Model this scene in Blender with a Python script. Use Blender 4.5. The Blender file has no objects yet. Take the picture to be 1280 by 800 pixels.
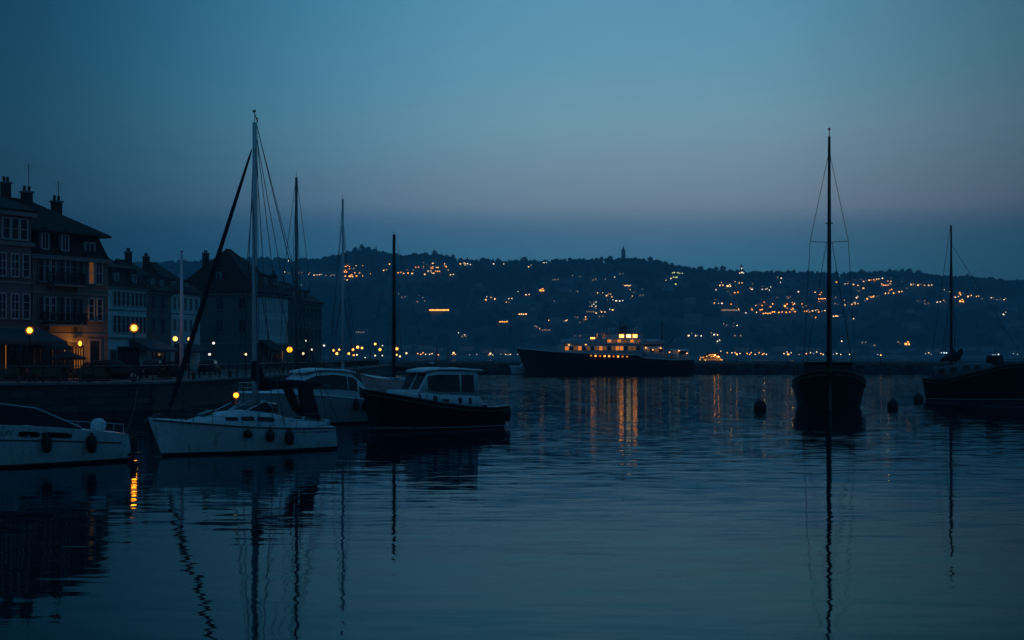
import bpy, math, random
from mathutils import Vector, Matrix, noise as mnoise
R = math.radians
rnd = random.Random(7)
scene = bpy.context.scene
COL = scene.collection

# ------------------------------------------------------------------ camera frame
F, CX, HY, EYE = 1778.0, 640.0, 446.0, 3.5      # focal length (px of a 1280 wide frame), horizon row, eye height
def at(px, py, d):                               # point seen at a pixel when it lies d metres ahead
    return Vector(((px - CX) / F * d, d, EYE - (py - HY) / F * d))
def zat(py, d): return EYE - (py - HY) / F * d
def xat(px, d): return (px - CX) / F * d

# ------------------------------------------------------------------ materials
MATS = {}
def mat(name, col, rough=0.6, metal=0.0, var=0.18, scale=6.0, bump=0.0, spec=0.5, coords='Object'):
    if name in MATS: return MATS[name]
    m = bpy.data.materials.new(name); m.use_nodes = True
    nt = m.node_tree; b = nt.nodes['Principled BSDF']
    tc = nt.nodes.new('ShaderNodeTexCoord')
    n = nt.nodes.new('ShaderNodeTexNoise'); n.inputs['Scale'].default_value = scale; n.inputs['Detail'].default_value = 5
    nt.links.new(tc.outputs[coords], n.inputs['Vector'])
    r = nt.nodes.new('ShaderNodeValToRGB')
    r.color_ramp.elements[0].position = 0.3; r.color_ramp.elements[1].position = 0.7
    r.color_ramp.elements[0].color = (*[c * (1 - var) for c in col], 1)
    r.color_ramp.elements[1].color = (*[min(1, c * (1 + var)) for c in col], 1)
    nt.links.new(n.outputs['Fac'], r.inputs['Fac']); nt.links.new(r.outputs['Color'], b.inputs['Base Color'])
    b.inputs['Roughness'].default_value = rough; b.inputs['Metallic'].default_value = metal
    b.inputs['Specular IOR Level'].default_value = spec
    if bump:
        bp = nt.nodes.new('ShaderNodeBump'); bp.inputs['Strength'].default_value = bump; bp.inputs['Distance'].default_value = 0.02
        nt.links.new(n.outputs['Fac'], bp.inputs['Height']); nt.links.new(bp.outputs['Normal'], b.inputs['Normal'])
    MATS[name] = m; return m
def emit(name, col, k, sample=False):
    if name in MATS: return MATS[name]
    m = bpy.data.materials.new(name); m.use_nodes = True
    nt = m.node_tree; nt.nodes.clear()
    e = nt.nodes.new('ShaderNodeEmission'); e.inputs['Color'].default_value = (*col, 1); e.inputs['Strength'].default_value = k
    o = nt.nodes.new('ShaderNodeOutputMaterial'); nt.links.new(e.outputs[0], o.inputs['Surface'])
    m.cycles.emission_sampling = 'AUTO' if sample else 'NONE'
    MATS[name] = m; return m

def gelcoat(name, col, rough):
    """boat paint with a dull film and run-off streaks below the deck edge"""
    m = mat(name, col, rough, var=.07, scale=2.0); nt = m.node_tree; b = nt.nodes['Principled BSDF']
    tc = nt.nodes['Texture Coordinate']; ramp = nt.nodes['Color Ramp']
    mp = nt.nodes.new('ShaderNodeMapping'); mp.inputs['Scale'].default_value = (5, 5, .5); nt.links.new(tc.outputs['Object'], mp.inputs['Vector'])
    n = nt.nodes.new('ShaderNodeTexNoise'); n.inputs['Scale'].default_value = 1; n.inputs['Detail'].default_value = 4; nt.links.new(mp.outputs['Vector'], n.inputs['Vector'])
    r = nt.nodes.new('ShaderNodeValToRGB'); r.color_ramp.elements[0].position = .56; r.color_ramp.elements[0].color = (1, 1, 1, 1); r.color_ramp.elements[1].position = .74; r.color_ramp.elements[1].color = (.62, .58, .50, 1)
    nt.links.new(n.outputs['Fac'], r.inputs['Fac'])
    x = nt.nodes.new('ShaderNodeMix'); x.data_type = 'RGBA'; x.blend_type = 'MULTIPLY'; x.inputs['Factor'].default_value = 1
    nt.links.new(ramp.outputs['Color'], x.inputs[6]); nt.links.new(r.outputs['Color'], x.inputs[7]); nt.links.new(x.outputs[2], b.inputs['Base Color'])
    return m
def brickish(name, col, mortar, scale, rough=0.85):
    m = bpy.data.materials.new(name); m.use_nodes = True
    nt = m.node_tree; b = nt.nodes['Principled BSDF']
    tc = nt.nodes.new('ShaderNodeTexCoord'); mp = nt.nodes.new('ShaderNodeMapping'); mp.inputs['Rotation'].default_value = (R(90), 0, 0)
    br = nt.nodes.new('ShaderNodeTexBrick'); br.inputs['Scale'].default_value = scale
    br.inputs['Color1'].default_value = (*col, 1); br.inputs['Color2'].default_value = (*[c * .65 for c in col], 1)
    br.inputs['Mortar'].default_value = (*mortar, 1)
    nt.links.new(tc.outputs['Object'], mp.inputs['Vector']); nt.links.new(mp.outputs['Vector'], br.inputs['Vector'])
    nt.links.new(br.outputs['Color'], b.inputs['Base Color']); b.inputs['Roughness'].default_value = rough
    return m

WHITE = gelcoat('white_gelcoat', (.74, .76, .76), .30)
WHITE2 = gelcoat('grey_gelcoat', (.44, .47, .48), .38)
NAVY = mat('navy_paint', (.012, .016, .024), .35, var=.3, scale=3)
BLACKH = mat('black_hull_paint', (.013, .013, .015), .5, var=.4, scale=3, spec=.3)
ANTI = mat('antifouling', (.008, .009, .010), .8, var=.4)
GLASS = mat('dark_glass', (.008, .010, .012), .06, var=.1, spec=.5)
FABRIC = mat('dark_canvas', (.014, .016, .024), .9, var=.3, scale=12, bump=.4)
PALEFAB = mat('pale_canvas', (.36, .38, .40), .9, var=.15, scale=9, bump=.4)
ALU = mat('mast_alloy', (.66, .68, .70), .4, 0, var=.08)
GREYMAST = mat('weathered_mast_alloy', (.16, .17, .18), .5, .3, var=.2)
STEEL = mat('steel_wire', (.10, .11, .12), .45, .6, var=.2)
STAIN = mat('stainless_rail', (.5, .52, .54), .3, .8, var=.1)
WOOD = mat('dark_spar_wood', (.022, .014, .009), .5, var=.35, scale=8)
TEAK = mat('teak', (.12, .08, .055), .7, var=.3, scale=10)
BLACKM = mat('black_iron', (.012, .012, .013), .5, .3, var=.3)
RUBBER = mat('black_rubber', (.010, .010, .011), .7, var=.3)
ROPE = mat('rope', (.10, .09, .075), .95, var=.3, scale=30)
STONE = brickish('quay_stone', (.085, .08, .074), (.04, .038, .035), .55)
PAVE = mat('promenade_paving', (.10, .097, .09), .85, var=.3, scale=.9, bump=.3)
ROCK = mat('breakwater_rock', (.030, .030, .030), .95, var=.5, scale=.5, bump=.6)
PALECONC = mat('pale_concrete', (.42, .42, .40), .9, var=.2, scale=.3)
CONC = mat('weathered_concrete', (.22, .22, .21), .9, var=.25, scale=1.2, bump=.4)
ROOF = brickish('dark_roof_tile', (.030, .022, .019), (.012, .010, .009), 3.0)
PLW = mat('white_plaster', (.68, .68, .66), .85, var=.10, scale=1.2, bump=.2)
PLG = mat('grey_plaster', (.155, .15, .145), .9, var=.14, scale=1.0, bump=.3)
PLB = mat('beige_plaster', (.20, .18, .15), .9, var=.14, scale=1.0, bump=.3)
PLO = mat('ochre_plaster', (.20, .16, .115), .9, var=.16, scale=1.0, bump=.3)
FRAME = mat('white_window_wood', (.52, .53, .52), .5, var=.08, scale=5)
SHUT = mat('grey_shutter_wood', (.16, .18, .19), .6, var=.15, scale=5)
TRIM = mat('stone_trim', (.24, .235, .22), .8, var=.12, scale=3)
BRICK = brickish('chimney_brick', (.07, .042, .034), (.05, .045, .04), 5.0)
AWN = mat('blue_grey_awning', (.07, .08, .095), .9, var=.2, scale=3)
FOREST = mat('forest_foliage', (.020, .030, .018), .95, var=.55, scale=.02)
LEAF = mat('tree_leaves', (.024, .036, .020), .9, var=.5, scale=.3)
BARK = mat('bark', (.03, .024, .018), .95, var=.3)
HILLM = mat('hill_ground', (.055, .065, .042), .95, var=.6, scale=.012)
HWALL = mat('house_wall', (.36, .35, .33), .9, var=.2, scale=.1)
HROOF = mat('house_roof', (.06, .045, .04), .9, var=.3, scale=.1)

WARM = emit('warm_window_light', (1, .56, .22), 5.0)
ORANGE = emit('orange_window_light', (1, .34, .06), 6.0)
PALE = emit('pale_window_light', (1, .86, .62), 3.6)
DIMW = emit('dim_window_light', (1, .62, .34), .55)
GREENW = emit('greenish_window_light', (.95, 1, .35), 3.0)
WHITEL = emit('white_shore_light', (.75, .92, 1), 3.0)
LAMP = emit('street_lamp_glow', (1, .20, .007), 70, True)
LAMPF = emit('far_lamp_glow', (1, .42, .08), 9)
LAMPW = emit('far_lamp_pale_glow', (1, .66, .34), 2.5)
LAMPB = emit('dim_far_lamp_glow', (.9, .8, .7), 1.6)
SHIPL = emit('ship_window_light', (1, .30, .055), .75)
SHIPW = emit('ship_bright_light', (1, .22, .035), 11)
SHIPD = emit('ship_dim_window_light', (1, .40, .11), .13)
ROOMW = emit('room_window_light', (1, .36, .12), .10)
SHOPW = emit('shop_window_light', (1, .36, .06), .28)

# ------------------------------------------------------------------ mesh builder
class MB:
    def __init__(s): s.v = []; s.f = []; s.mi = []; s.mats = []; s.M = Matrix.Identity(4)
    def m(s, mt):
        if mt not in s.mats: s.mats.append(mt)
        return s.mats.index(mt)
    def add(s, vs, fs, mt):
        o = len(s.v); i = s.m(mt)
        s.v += [tuple(s.M @ Vector(p)) for p in vs]
        for f in fs: s.f.append([o + k for k in f]); s.mi.append(i)
        return s
    def box(s, c, size, mt, rz=0.0, taper=1.0, rx=0.0, ry=0.0):
        hx, hy, hz = size[0] / 2, size[1] / 2, size[2] / 2
        Q = Matrix.Translation(c) @ Matrix.Rotation(rz, 4, 'Z') @ Matrix.Rotation(ry, 4, 'Y') @ Matrix.Rotation(rx, 4, 'X')
        vs = [Q @ Vector((sx * hx * t, sy * hy * t, sz * hz)) for sz, t in ((-1, 1), (1, taper)) for sx, sy in ((-1, -1), (1, -1), (1, 1), (-1, 1))]
        return s.add(vs, [(3, 2, 1, 0), (4, 5, 6, 7), (0, 1, 5, 4), (1, 2, 6, 5), (2, 3, 7, 6), (3, 0, 4, 7)], mt)
    def tube(s, pts, r, mt, seg=8, cap=True):
        pts = [Vector(p) for p in pts]; n = len(pts)
        rs = r if isinstance(r, (list, tuple)) else [r] * n
        vs = []; fs = []
        for i, p in enumerate(pts):
            t = (pts[min(i + 1, n - 1)] - pts[max(i - 1, 0)])
            t = t.normalized() if t.length > 1e-9 else Vector((0, 0, 1))
            a = t.cross(Vector((0, 0, 1)))
            a = a.normalized() if a.length > 1e-4 else Vector((1, 0, 0))
            b = t.cross(a)
            for k in range(seg):
                th = 2 * math.pi * k / seg
                vs.append(p + (a * math.cos(th) + b * math.sin(th)) * rs[i])
        for i in range(n - 1):
            for k in range(seg):
                k2 = (k + 1) % seg
                fs.append((i * seg + k, i * seg + k2, (i + 1) * seg + k2, (i + 1) * seg + k))
        if cap: fs += [tuple(range(seg))[::-1], tuple((n - 1) * seg + k for k in range(seg))]
        return s.add(vs, fs, mt)
    def lathe(s, prof, c, mt, seg=16):
        vs = []; fs = []; n = len(prof)
        for r, z in prof:
            for k in range(seg):
                th = 2 * math.pi * k / seg; vs.append((c[0] + r * math.cos(th), c[1] + r * math.sin(th), c[2] + z))
        for i in range(n - 1):
            for k in range(seg):
                k2 = (k + 1) % seg; fs.append((i * seg + k, i * seg + k2, (i + 1) * seg + k2, (i + 1) * seg + k))
        fs += [tuple(range(seg))[::-1], tuple((n - 1) * seg + k for k in range(seg))]
        return s.add(vs, fs, mt)
    def loft(s, rings, mt, closed=True, caps=True):
        n = len(rings[0]); vs = [p for r in rings for p in r]; fs = []
        for i in range(len(rings) - 1):
            for k in range(n if closed else n - 1):
                k2 = (k + 1) % n; fs.append((i * n + k, i * n + k2, (i + 1) * n + k2, (i + 1) * n + k))
        if caps: fs += [tuple(range(n))[::-1], tuple((len(rings) - 1) * n + k for k in range(n))]
        return s.add(vs, fs, mt)
    def poly(s, pts, mt): return s.add(pts, [tuple(range(len(pts)))], mt)
    def prism(s, outline, y0, y1, mt):                # outline of (x,z) pulled from y0 to y1
        n = len(outline)
        vs = [(x, y0, z) for x, z in outline] + [(x, y1, z) for x, z in outline]
        fs = [tuple(range(n)), tuple(range(n, 2 * n))[::-1]] + [(k, n + k, n + (k + 1) % n, (k + 1) % n) for k in range(n)]
        return s.add(vs, fs, mt)
    def build(s, name, parent=None, smooth=False, loc=None, rz=0.0, label=None):
        me = bpy.data.meshes.new(name); me.from_pydata(s.v, [], s.f)
        for mt in s.mats: me.materials.append(mt)
        me.polygons.foreach_set('material_index', s.mi)
        if smooth: me.polygons.foreach_set('use_smooth', [True] * len(s.f))
        me.update()
        o = bpy.data.objects.new(name, me); COL.objects.link(o)
        if parent: o.parent = parent
        if loc is not None: o.location = loc
        o.rotation_euler.z = rz
        if label: o['label'] = label
        return o
def tag(o, label, cat, group=None, kind=None):
    o['label'] = label; o['category'] = cat
    if group: o['group'] = group
    if kind: o['kind'] = kind
    return o
def thing(name, label, cat, loc=(0, 0, 0), rz=0.0, group=None):
    o = bpy.data.objects.new(name, None); o.empty_display_size = .3; COL.objects.link(o)
    o.location = loc; o.rotation_euler.z = rz
    return tag(o, label, cat, group)
def structure(o): o['kind'] = 'structure'; return o
def dup(o, loc, rz=0.0, label=None, group=None, scale=None):
    def cp(a, par):
        c = a.copy(); COL.objects.link(c)
        if par is not None: c.parent = par
        for ch in list(a.children): cp(ch, c)
        return c
    r = cp(o, None); r.location = loc; r.rotation_euler.z = rz
    if scale is not None: r.scale = scale
    if label: r['label'] = label
    if group: r['group'] = group
    return r
def lerp(a, b, t): return a + (b - a) * t
def interp(pts, x):
    if x <= pts[0][0]: return pts[0][1]
    for (a, b), (c, d) in zip(pts, pts[1:]):
        if x <= c: return lerp(b, d, (x - a) / (c - a))
    return pts[-1][1]

# ------------------------------------------------------------------ world, sun, haze, camera
def build_world():
    w = bpy.data.worlds.new('World'); scene.world = w; w.use_nodes = True
    nt = w.node_tree; N = nt.nodes; L = nt.links; N.clear()
    out = N.new('ShaderNodeOutputWorld')
    tc = N.new('ShaderNodeTexCoord'); sp = N.new('ShaderNodeSeparateXYZ'); L.new(tc.outputs['Generated'], sp.inputs[0])
    def M(op, a, b=None, c=None):
        n = N.new('ShaderNodeMath'); n.operation = op
        for i, v in enumerate((a, b, c)):
            if v is None: continue
            if isinstance(v, (int, float)): n.inputs[i].default_value = v
            else: L.new(v, n.inputs[i])
        return n.outputs[0]
    X, Y, Z = sp.outputs
    hor = M('SQRT', M('ADD', M('MULTIPLY', X, X), M('MULTIPLY', Y, Y)))
    elev = M('ARCTAN2', Z, hor)
    az = M('ARCTAN2', X, Y)
    # slow unevenness of the dusk sky (thin high haze)
    mp = N.new('ShaderNodeMapping'); mp.inputs['Scale'].default_value = (3, 3, 16); L.new(tc.outputs['Generated'], mp.inputs['Vector'])
    ns = N.new('ShaderNodeTexNoise'); ns.inputs['Scale'].default_value = 1.3; ns.inputs['Detail'].default_value = 4; L.new(mp.outputs['Vector'], ns.inputs['Vector'])
    wob = M('MULTIPLY', M('SUBTRACT', ns.outputs['Fac'], .5), SKY['wobble'])
    ramp = N.new('ShaderNodeValToRGB'); cr = ramp.color_ramp; cr.interpolation = 'B_SPLINE' if SKY.get('spline') else 'LINEAR'
    stops = SKY['stops']
    while len(cr.elements) < len(stops): cr.elements.new(.5)
    def lin(c): c /= 255; return c / 12.92 if c <= .04045 else ((c + .055) / 1.055) ** 2.4
    for e, (p, c) in zip(cr.elements, stops):
        e.position = p / 1.6; e.color = (*[lin(k) for k in c], 1)
    L.new(M('DIVIDE', M('ADD', elev, wob), 1.6), ramp.inputs['Fac'])
    ar = N.new('ShaderNodeValToRGB'); ac = ar.color_ramp; ac.interpolation = 'B_SPLINE'
    while len(ac.elements) < len(SKY['azs']): ac.elements.new(.5)
    for e, (p, c) in zip(ac.elements, SKY['azs']): e.position = (p + math.pi) / (2 * math.pi); e.color = (*c, 1)
    L.new(M('DIVIDE', M('ADD', az, math.pi), 2 * math.pi), ar.inputs['Fac'])
    hi = N.new('ShaderNodeMapRange'); hi.interpolation_type = 'SMOOTHSTEP'
    hi.inputs['From Min'].default_value = .30; hi.inputs['From Max'].default_value = 1.2
    L.new(elev, hi.inputs['Value'])
    mx = N.new('ShaderNodeMix'); mx.data_type = 'RGBA'; L.new(hi.outputs[0], mx.inputs['Factor']); L.new(ar.outputs['Color'], mx.inputs[6]); mx.inputs[7].default_value = (*SKY['high'], 1)
    mul = N.new('ShaderNodeVectorMath'); mul.operation = 'MULTIPLY'; L.new(ramp.outputs['Color'], mul.inputs[0]); L.new(mx.outputs[2], mul.inputs[1])
    sky = N.new('ShaderNodeTexSky'); sky.sky_type = 'NISHITA'; sky.sun_disc = False
    sky.sun_elevation = R(-4); sky.sun_rotation = R(10)
    b1 = N.new('ShaderNodeBackground'); L.new(mul.outputs[0], b1.inputs['Color']); b1.inputs['Strength'].default_value = SKY['k']
    b2 = N.new('ShaderNodeBackground'); L.new(sky.outputs[0], b2.inputs['Color']); b2.inputs['Strength'].default_value = .05
    ad = N.new('ShaderNodeAddShader'); L.new(b1.outputs[0], ad.inputs[0]); L.new(b2.outputs[0], ad.inputs[1])
    L.new(ad.outputs[0], out.inputs['Surface'])
SKY = dict(high=(.40, .60, .70), wobble=.022, k=1.06, azs=[(-3.14, (.10, .26, .34)), (-1.2, (.05, .16, .23)), (-.40, (.02, .09, .13)), (-.30, (.065, .20, .26)), (-.20, (.25, .48, .57)), (-.10, (.62, .80, .88)), (0, (.94, 1, 1)), (.08, (1, 1, 1)), (.15, (1, 1, 1)),
    (.22, (.90, .88, .87)), (.34, (.40, .42, .42)), (.46, (.18, .24, .26)), (1.2, (.07, .20, .28)), (3.14, (.10, .26, .35))], stops=[
    (0.0, (62, 138, 175)), (.060, (66, 142, 178)), (.078, (84, 147, 184)), (.092, (114, 156, 188)), (.106, (148, 173, 197)),
    (.125, (147, 177, 198)), (.155, (139, 183, 203)), (.20, (117, 175, 201)), (.26, (98, 161, 193)), (.45, (76, 138, 174)), (1.0, (44, 100, 138))])

def build_camera_and_light():
    cam = bpy.data.cameras.new('camera'); cam.sensor_width = 36; cam.lens = F * 36 / 1280
    cam.shift_y = (HY - 400) / 1280; cam.clip_end = 9000; cam.clip_start = .1
    o = bpy.data.objects.new('camera', cam); COL.objects.link(o)
    o.location = (0, 0, EYE); o.rotation_euler = (R(90), 0, 0); scene.camera = o
    sun = bpy.data.lights.new('afterglow_sun', 'SUN'); sun.energy = .008; sun.angle = R(20); sun.color = (1, .88, .75)
    s = bpy.data.objects.new('afterglow_sun', sun); COL.objects.link(s); s.rotation_euler = (R(70), 0, R(-10)); s.location = (0, 0, 60)
    hz = bpy.data.materials.new('haze_air'); hz.use_nodes = True; nt = hz.node_tree; nt.nodes.clear()
    v = nt.nodes.new('ShaderNodeVolumePrincipled'); v.inputs['Color'].default_value = (*HAZE['col'], 1); v.inputs['Density'].default_value = HAZE['den']
    v.inputs['Anisotropy'].default_value = HAZE['g']
    ou = nt.nodes.new('ShaderNodeOutputMaterial'); nt.links.new(v.outputs[0], ou.inputs['Volume'])
    hb = MB().box((0, 1350, 143), (6400, 3640, 289), hz).build('haze'); hb['kind'] = 'stuff'; hb['label'] = 'thin blue evening haze over the whole lake'
    vs = scene.view_settings; scene.display_settings.display_device = 'sRGB'
    vs.view_transform = 'Standard'; vs.look = 'None'; vs.exposure = 0; vs.gamma = 1; vs.use_curve_mapping = False
    cy = scene.cycles; cy.use_denoising = True; cy.max_bounces = 6; cy.glossy_bounces = 3; cy.diffuse_bounces = 2; cy.volume_bounces = 0; cy.transparent_max_bounces = 20
    cy.sample_clamp_indirect = 6; cy.caustics_reflective = False; cy.caustics_refractive = False
HAZE = dict(col=(.30, .80, 1.0), den=.00033, g=.0)

# ------------------------------------------------------------------ lake
def build_water():
    m = bpy.data.materials.new('lake_water'); m.use_nodes = True; nt = m.node_tree; N = nt.nodes; L = nt.links
    N.remove(N['Principled BSDF'])
    df = N.new('ShaderNodeBsdfDiffuse'); df.inputs['Color'].default_value = (.001, .010, .018, 1)
    gl = N.new('ShaderNodeBsdfGlossy'); gl.inputs['Color'].default_value = (*WAT['tint'], 1); gl.inputs['Roughness'].default_value = .03
    fr = N.new('ShaderNodeFresnel'); fr.inputs['IOR'].default_value = WAT['ior']
    k1 = N.new('ShaderNodeMath'); k1.operation = 'MULTIPLY_ADD'; L.new(fr.outputs[0], k1.inputs[0]); k1.inputs[1].default_value = -.38; k1.inputs[2].default_value = 1.02
    k2 = N.new('ShaderNodeMath'); k2.operation = 'MULTIPLY'; L.new(fr.outputs[0], k2.inputs[0]); L.new(k1.outputs[0], k2.inputs[1])
    mxs = N.new('ShaderNodeMixShader'); L.new(k2.outputs[0], mxs.inputs[0]); L.new(df.outputs[0], mxs.inputs[1]); L.new(gl.outputs[0], mxs.inputs[2])
    L.new(mxs.outputs[0], N['Material Output'].inputs['Surface'])
    g = N.new('ShaderNodeNewGeometry')
    def layer(sx, sy, ax, ay, det, rot=0.0):
        mp = N.new('ShaderNodeMapping'); mp.inputs['Scale'].default_value = (sx, sy, 1); mp.inputs['Rotation'].default_value = (0, 0, rot)
        L.new(g.outputs['Position'], mp.inputs['Vector'])
        n = N.new('ShaderNodeTexNoise'); n.inputs['Scale'].default_value = 1; n.inputs['Detail'].default_value = det; n.inputs['Roughness'].default_value = .5
        n.normalize = True
        L.new(mp.outputs['Vector'], n.inputs['Vector'])
        s = N.new('ShaderNodeVectorMath'); s.operation = 'SUBTRACT'; L.new(n.outputs['Color'], s.inputs[0]); s.inputs[1].default_value = (.5, .5, .5)
        k = N.new('ShaderNodeVectorMath'); k.operation = 'MULTIPLY'; L.new(s.outputs[0], k.inputs[0]); k.inputs[1].default_value = (ax, ay, 0)
        return k.outputs[0]
    def add(a, c):
        s = N.new('ShaderNodeVectorMath'); s.operation = 'ADD'; L.new(a, s.inputs[0]); L.new(c, s.inputs[1]); return s.outputs[0]
    tot = None
    for a in WAT['layers']:
        k = layer(*a); tot = k if tot is None else add(tot, k)
    # the open basin is ruffled by a light air, the water near the quay lies calm
    sy = N.new('ShaderNodeSeparateXYZ'); L.new(g.outputs['Position'], sy.inputs[0])
    for *a, y0, y1, k0 in WAT['fine']:
        my = N.new('ShaderNodeMapRange'); my.interpolation_type = 'SMOOTHSTEP'; L.new(sy.outputs[1], my.inputs['Value'])
        my.inputs['From Min'].default_value = y0; my.inputs['From Max'].default_value = y1; my.inputs['To Min'].default_value = k0; my.inputs['To Max'].default_value = 1
        k = layer(*a); f = N.new('ShaderNodeVectorMath'); f.operation = 'SCALE'; L.new(k, f.inputs[0]); L.new(my.outputs[0], f.inputs['Scale']); tot = add(tot, f.outputs[0])
    # calm and ruffled patches of the lake
    mp = N.new('ShaderNodeMapping'); mp.inputs['Scale'].default_value = (.025, .06, 1); L.new(g.outputs['Position'], mp.inputs['Vector'])
    n = N.new('ShaderNodeTexNoise'); n.inputs['Scale'].default_value = 1; n.inputs['Detail'].default_value = 3; L.new(mp.outputs['Vector'], n.inputs['Vector'])
    mr = N.new('ShaderNodeMapRange'); mr.inputs['From Min'].default_value = .35; mr.inputs['From Max'].default_value = .65
    mr.inputs['To Min'].default_value = .8; mr.inputs['To Max'].default_value = 1.15; L.new(n.outputs['Fac'], mr.inputs['Value'])
    sc = N.new('ShaderNodeVectorMath'); sc.operation = 'SCALE'; L.new(tot, sc.inputs[0]); L.new(mr.outputs[0], sc.inputs['Scale'])
    up = N.new('ShaderNodeVectorMath'); up.operation = 'ADD'; L.new(sc.outputs[0], up.inputs[0]); up.inputs[1].default_value = (0, 0, 1)
    nm = N.new('ShaderNodeVectorMath'); nm.operation = 'NORMALIZE'; L.new(up.outputs[0], nm.inputs[0])
    L.new(nm.outputs[0], gl.inputs['Normal']); L.new(nm.outputs[0], fr.inputs['Normal'])
    o = MB().poly([(-3300, -450, 0), (3300, -450, 0), (3300, 2300, 0), (-3300, 2300, 0)], m).build('lake_water')
    structure(o); o['label'] = 'dark rippled lake water reflecting boats and lights'
WAT = dict(ior=1.142, tint=(.59, .92, 1.0), layers=[(.55, 2.5, .024, .062, 2, .03), (.22, .7, .006, .014, 1, -.06), (.05, .14, .003, .006, 1, .2)],
    fine=[(1.5, 7.5, .010, .105, 1, .04, 10, 75, .2), (1.1, 6.1, .004, .26, 1, -.05, 45, 220, 0)])

def halo_shell(name, col, k, clear):
    """see-through glowing shell that imitates a lens-bloom halo around a lamp bulb"""
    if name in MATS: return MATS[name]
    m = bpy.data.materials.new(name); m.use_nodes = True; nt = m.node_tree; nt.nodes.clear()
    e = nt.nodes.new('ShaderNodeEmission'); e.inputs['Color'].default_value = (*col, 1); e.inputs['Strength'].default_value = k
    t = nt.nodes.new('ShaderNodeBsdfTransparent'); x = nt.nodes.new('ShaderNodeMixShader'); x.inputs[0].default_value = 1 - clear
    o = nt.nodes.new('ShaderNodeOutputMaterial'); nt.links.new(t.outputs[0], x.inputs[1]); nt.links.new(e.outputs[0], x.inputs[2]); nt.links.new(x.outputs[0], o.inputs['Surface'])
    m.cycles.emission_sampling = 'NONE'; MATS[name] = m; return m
# ------------------------------------------------------------------ boats
def sstep(a, b, x):
    t = max(0.0, min(1.0, (x - a) / (b - a))); return t * t * (3 - 2 * t)
class Hull:
    def __init__(s, L, B, sheer, plan, rb=.5, rs=0.0, zk=-.45, vb=1.15, vm=.32):
        s.L, s.B, s.sheer, s.plan, s.rb, s.rs, s.zk, s.vb, s.vm = L, B, sheer, plan, rb, rs, zk, vb, vm
    def zs(s, t): return interp(s.sheer, t) if isinstance(s.sheer, list) else s.sheer(t)
    def P(s, t, z, side, out=0.0):
        zs = s.zs(t); v = max(0.0, min(1.0, (z - s.zk) / (zs - s.zk)))
        pr = lerp(v ** s.vm, v ** s.vb, sstep(.55, 1.0, t))
        y = interp(s.plan, t) * s.B / 2 * pr + out
        x = -s.L / 2 + s.L * t + s.rb * (z / s.zs(1.0)) * t ** 5 - s.rs * max(z, -.2) * (1 - t) ** 6
        return Vector((x, side * y, z))
    def skin(s, mb, main, stripe=None, boot=ANTI, anti=ANTI, n=26, fr=(.25, .5, .74, .80, .93, 1.0), zb=.10, wale=None):
        ts = [1 - (1 - i / n) ** 1.25 for i in range(n + 1)]
        nl = 4 + len(fr); grid = {}
        for sd in (-1, 1):
            vs = []
            for t in ts:
                zs = s.zs(t)
                for z in [s.zk, -.12, .03, zb] + [zb + (zs - zb) * f for f in fr]: vs.append(s.P(t, z, sd))
            grid[sd] = vs
            for j in range(nl - 1):
                mt = anti if j < 2 else boot if j == 2 else main
                if stripe and j == 6: mt = stripe
                if wale and j == 8: mt = wale
                fs = []
                for i in range(n):
                    a = i * nl + j; q = (a, a + nl, a + nl + 1, a + 1)
                    fs.append(q if sd > 0 else q[::-1])
                mb.add(vs, fs, mt)
        # transom
        k = nl
        mb.add(grid[1][:k] + grid[-1][:k][::-1], [tuple(range(2 * k))], main)
        return ts
    def deck(s, mb, mt, drop=0.0, camber=.06, n=26, t0=0.0, t1=1.0, inset=0.0):
        rings = []
        for i in range(n + 1):
            t = lerp(t0, t1, i / n); z = s.zs(t) - drop
            a = s.P(t, z, 1, -inset); b = s.P(t, z, -1, -inset)
            rings.append([a, (a + b) / 2 + Vector((0, 0, camber)), b])
        mb.loft(rings, mt, closed=False, caps=False)
    def rail(s, mb, mt, r=.03, h=.03, t0=0.0, t1=1.0, n=26, frac=None, sides=(-1, 1)):
        for sd in sides:
            pts = []
            for i in range(n + 1):
                t = lerp(t0, t1, i / n); z = s.zs(t) * (frac if frac else 1)
                p = s.P(t, z, sd, .01 if frac else 0); pts.append(p + Vector((0, 0, 0 if frac else h)))
            mb.tube(pts, r, mt, 6)
    def stanchions(s, mb, mt, ts, h, r=.012, wires=(.5, 1.0), sides=(-1, 1), inset=.08):
        for sd in sides:
            prev = None
            for t in ts:
                p = s.P(t, s.zs(t), sd, -inset); q = p + Vector((0, 0, h)); mb.tube([p, q], r * 1.2, mt, 6)
                if prev is not None:
                    for w in wires: mb.tube([prev + Vector((0, 0, h * w)), p + Vector((0, 0, h * w))], r * (.9 if w < 1 else 1), mt, 5)
                prev = p
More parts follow.
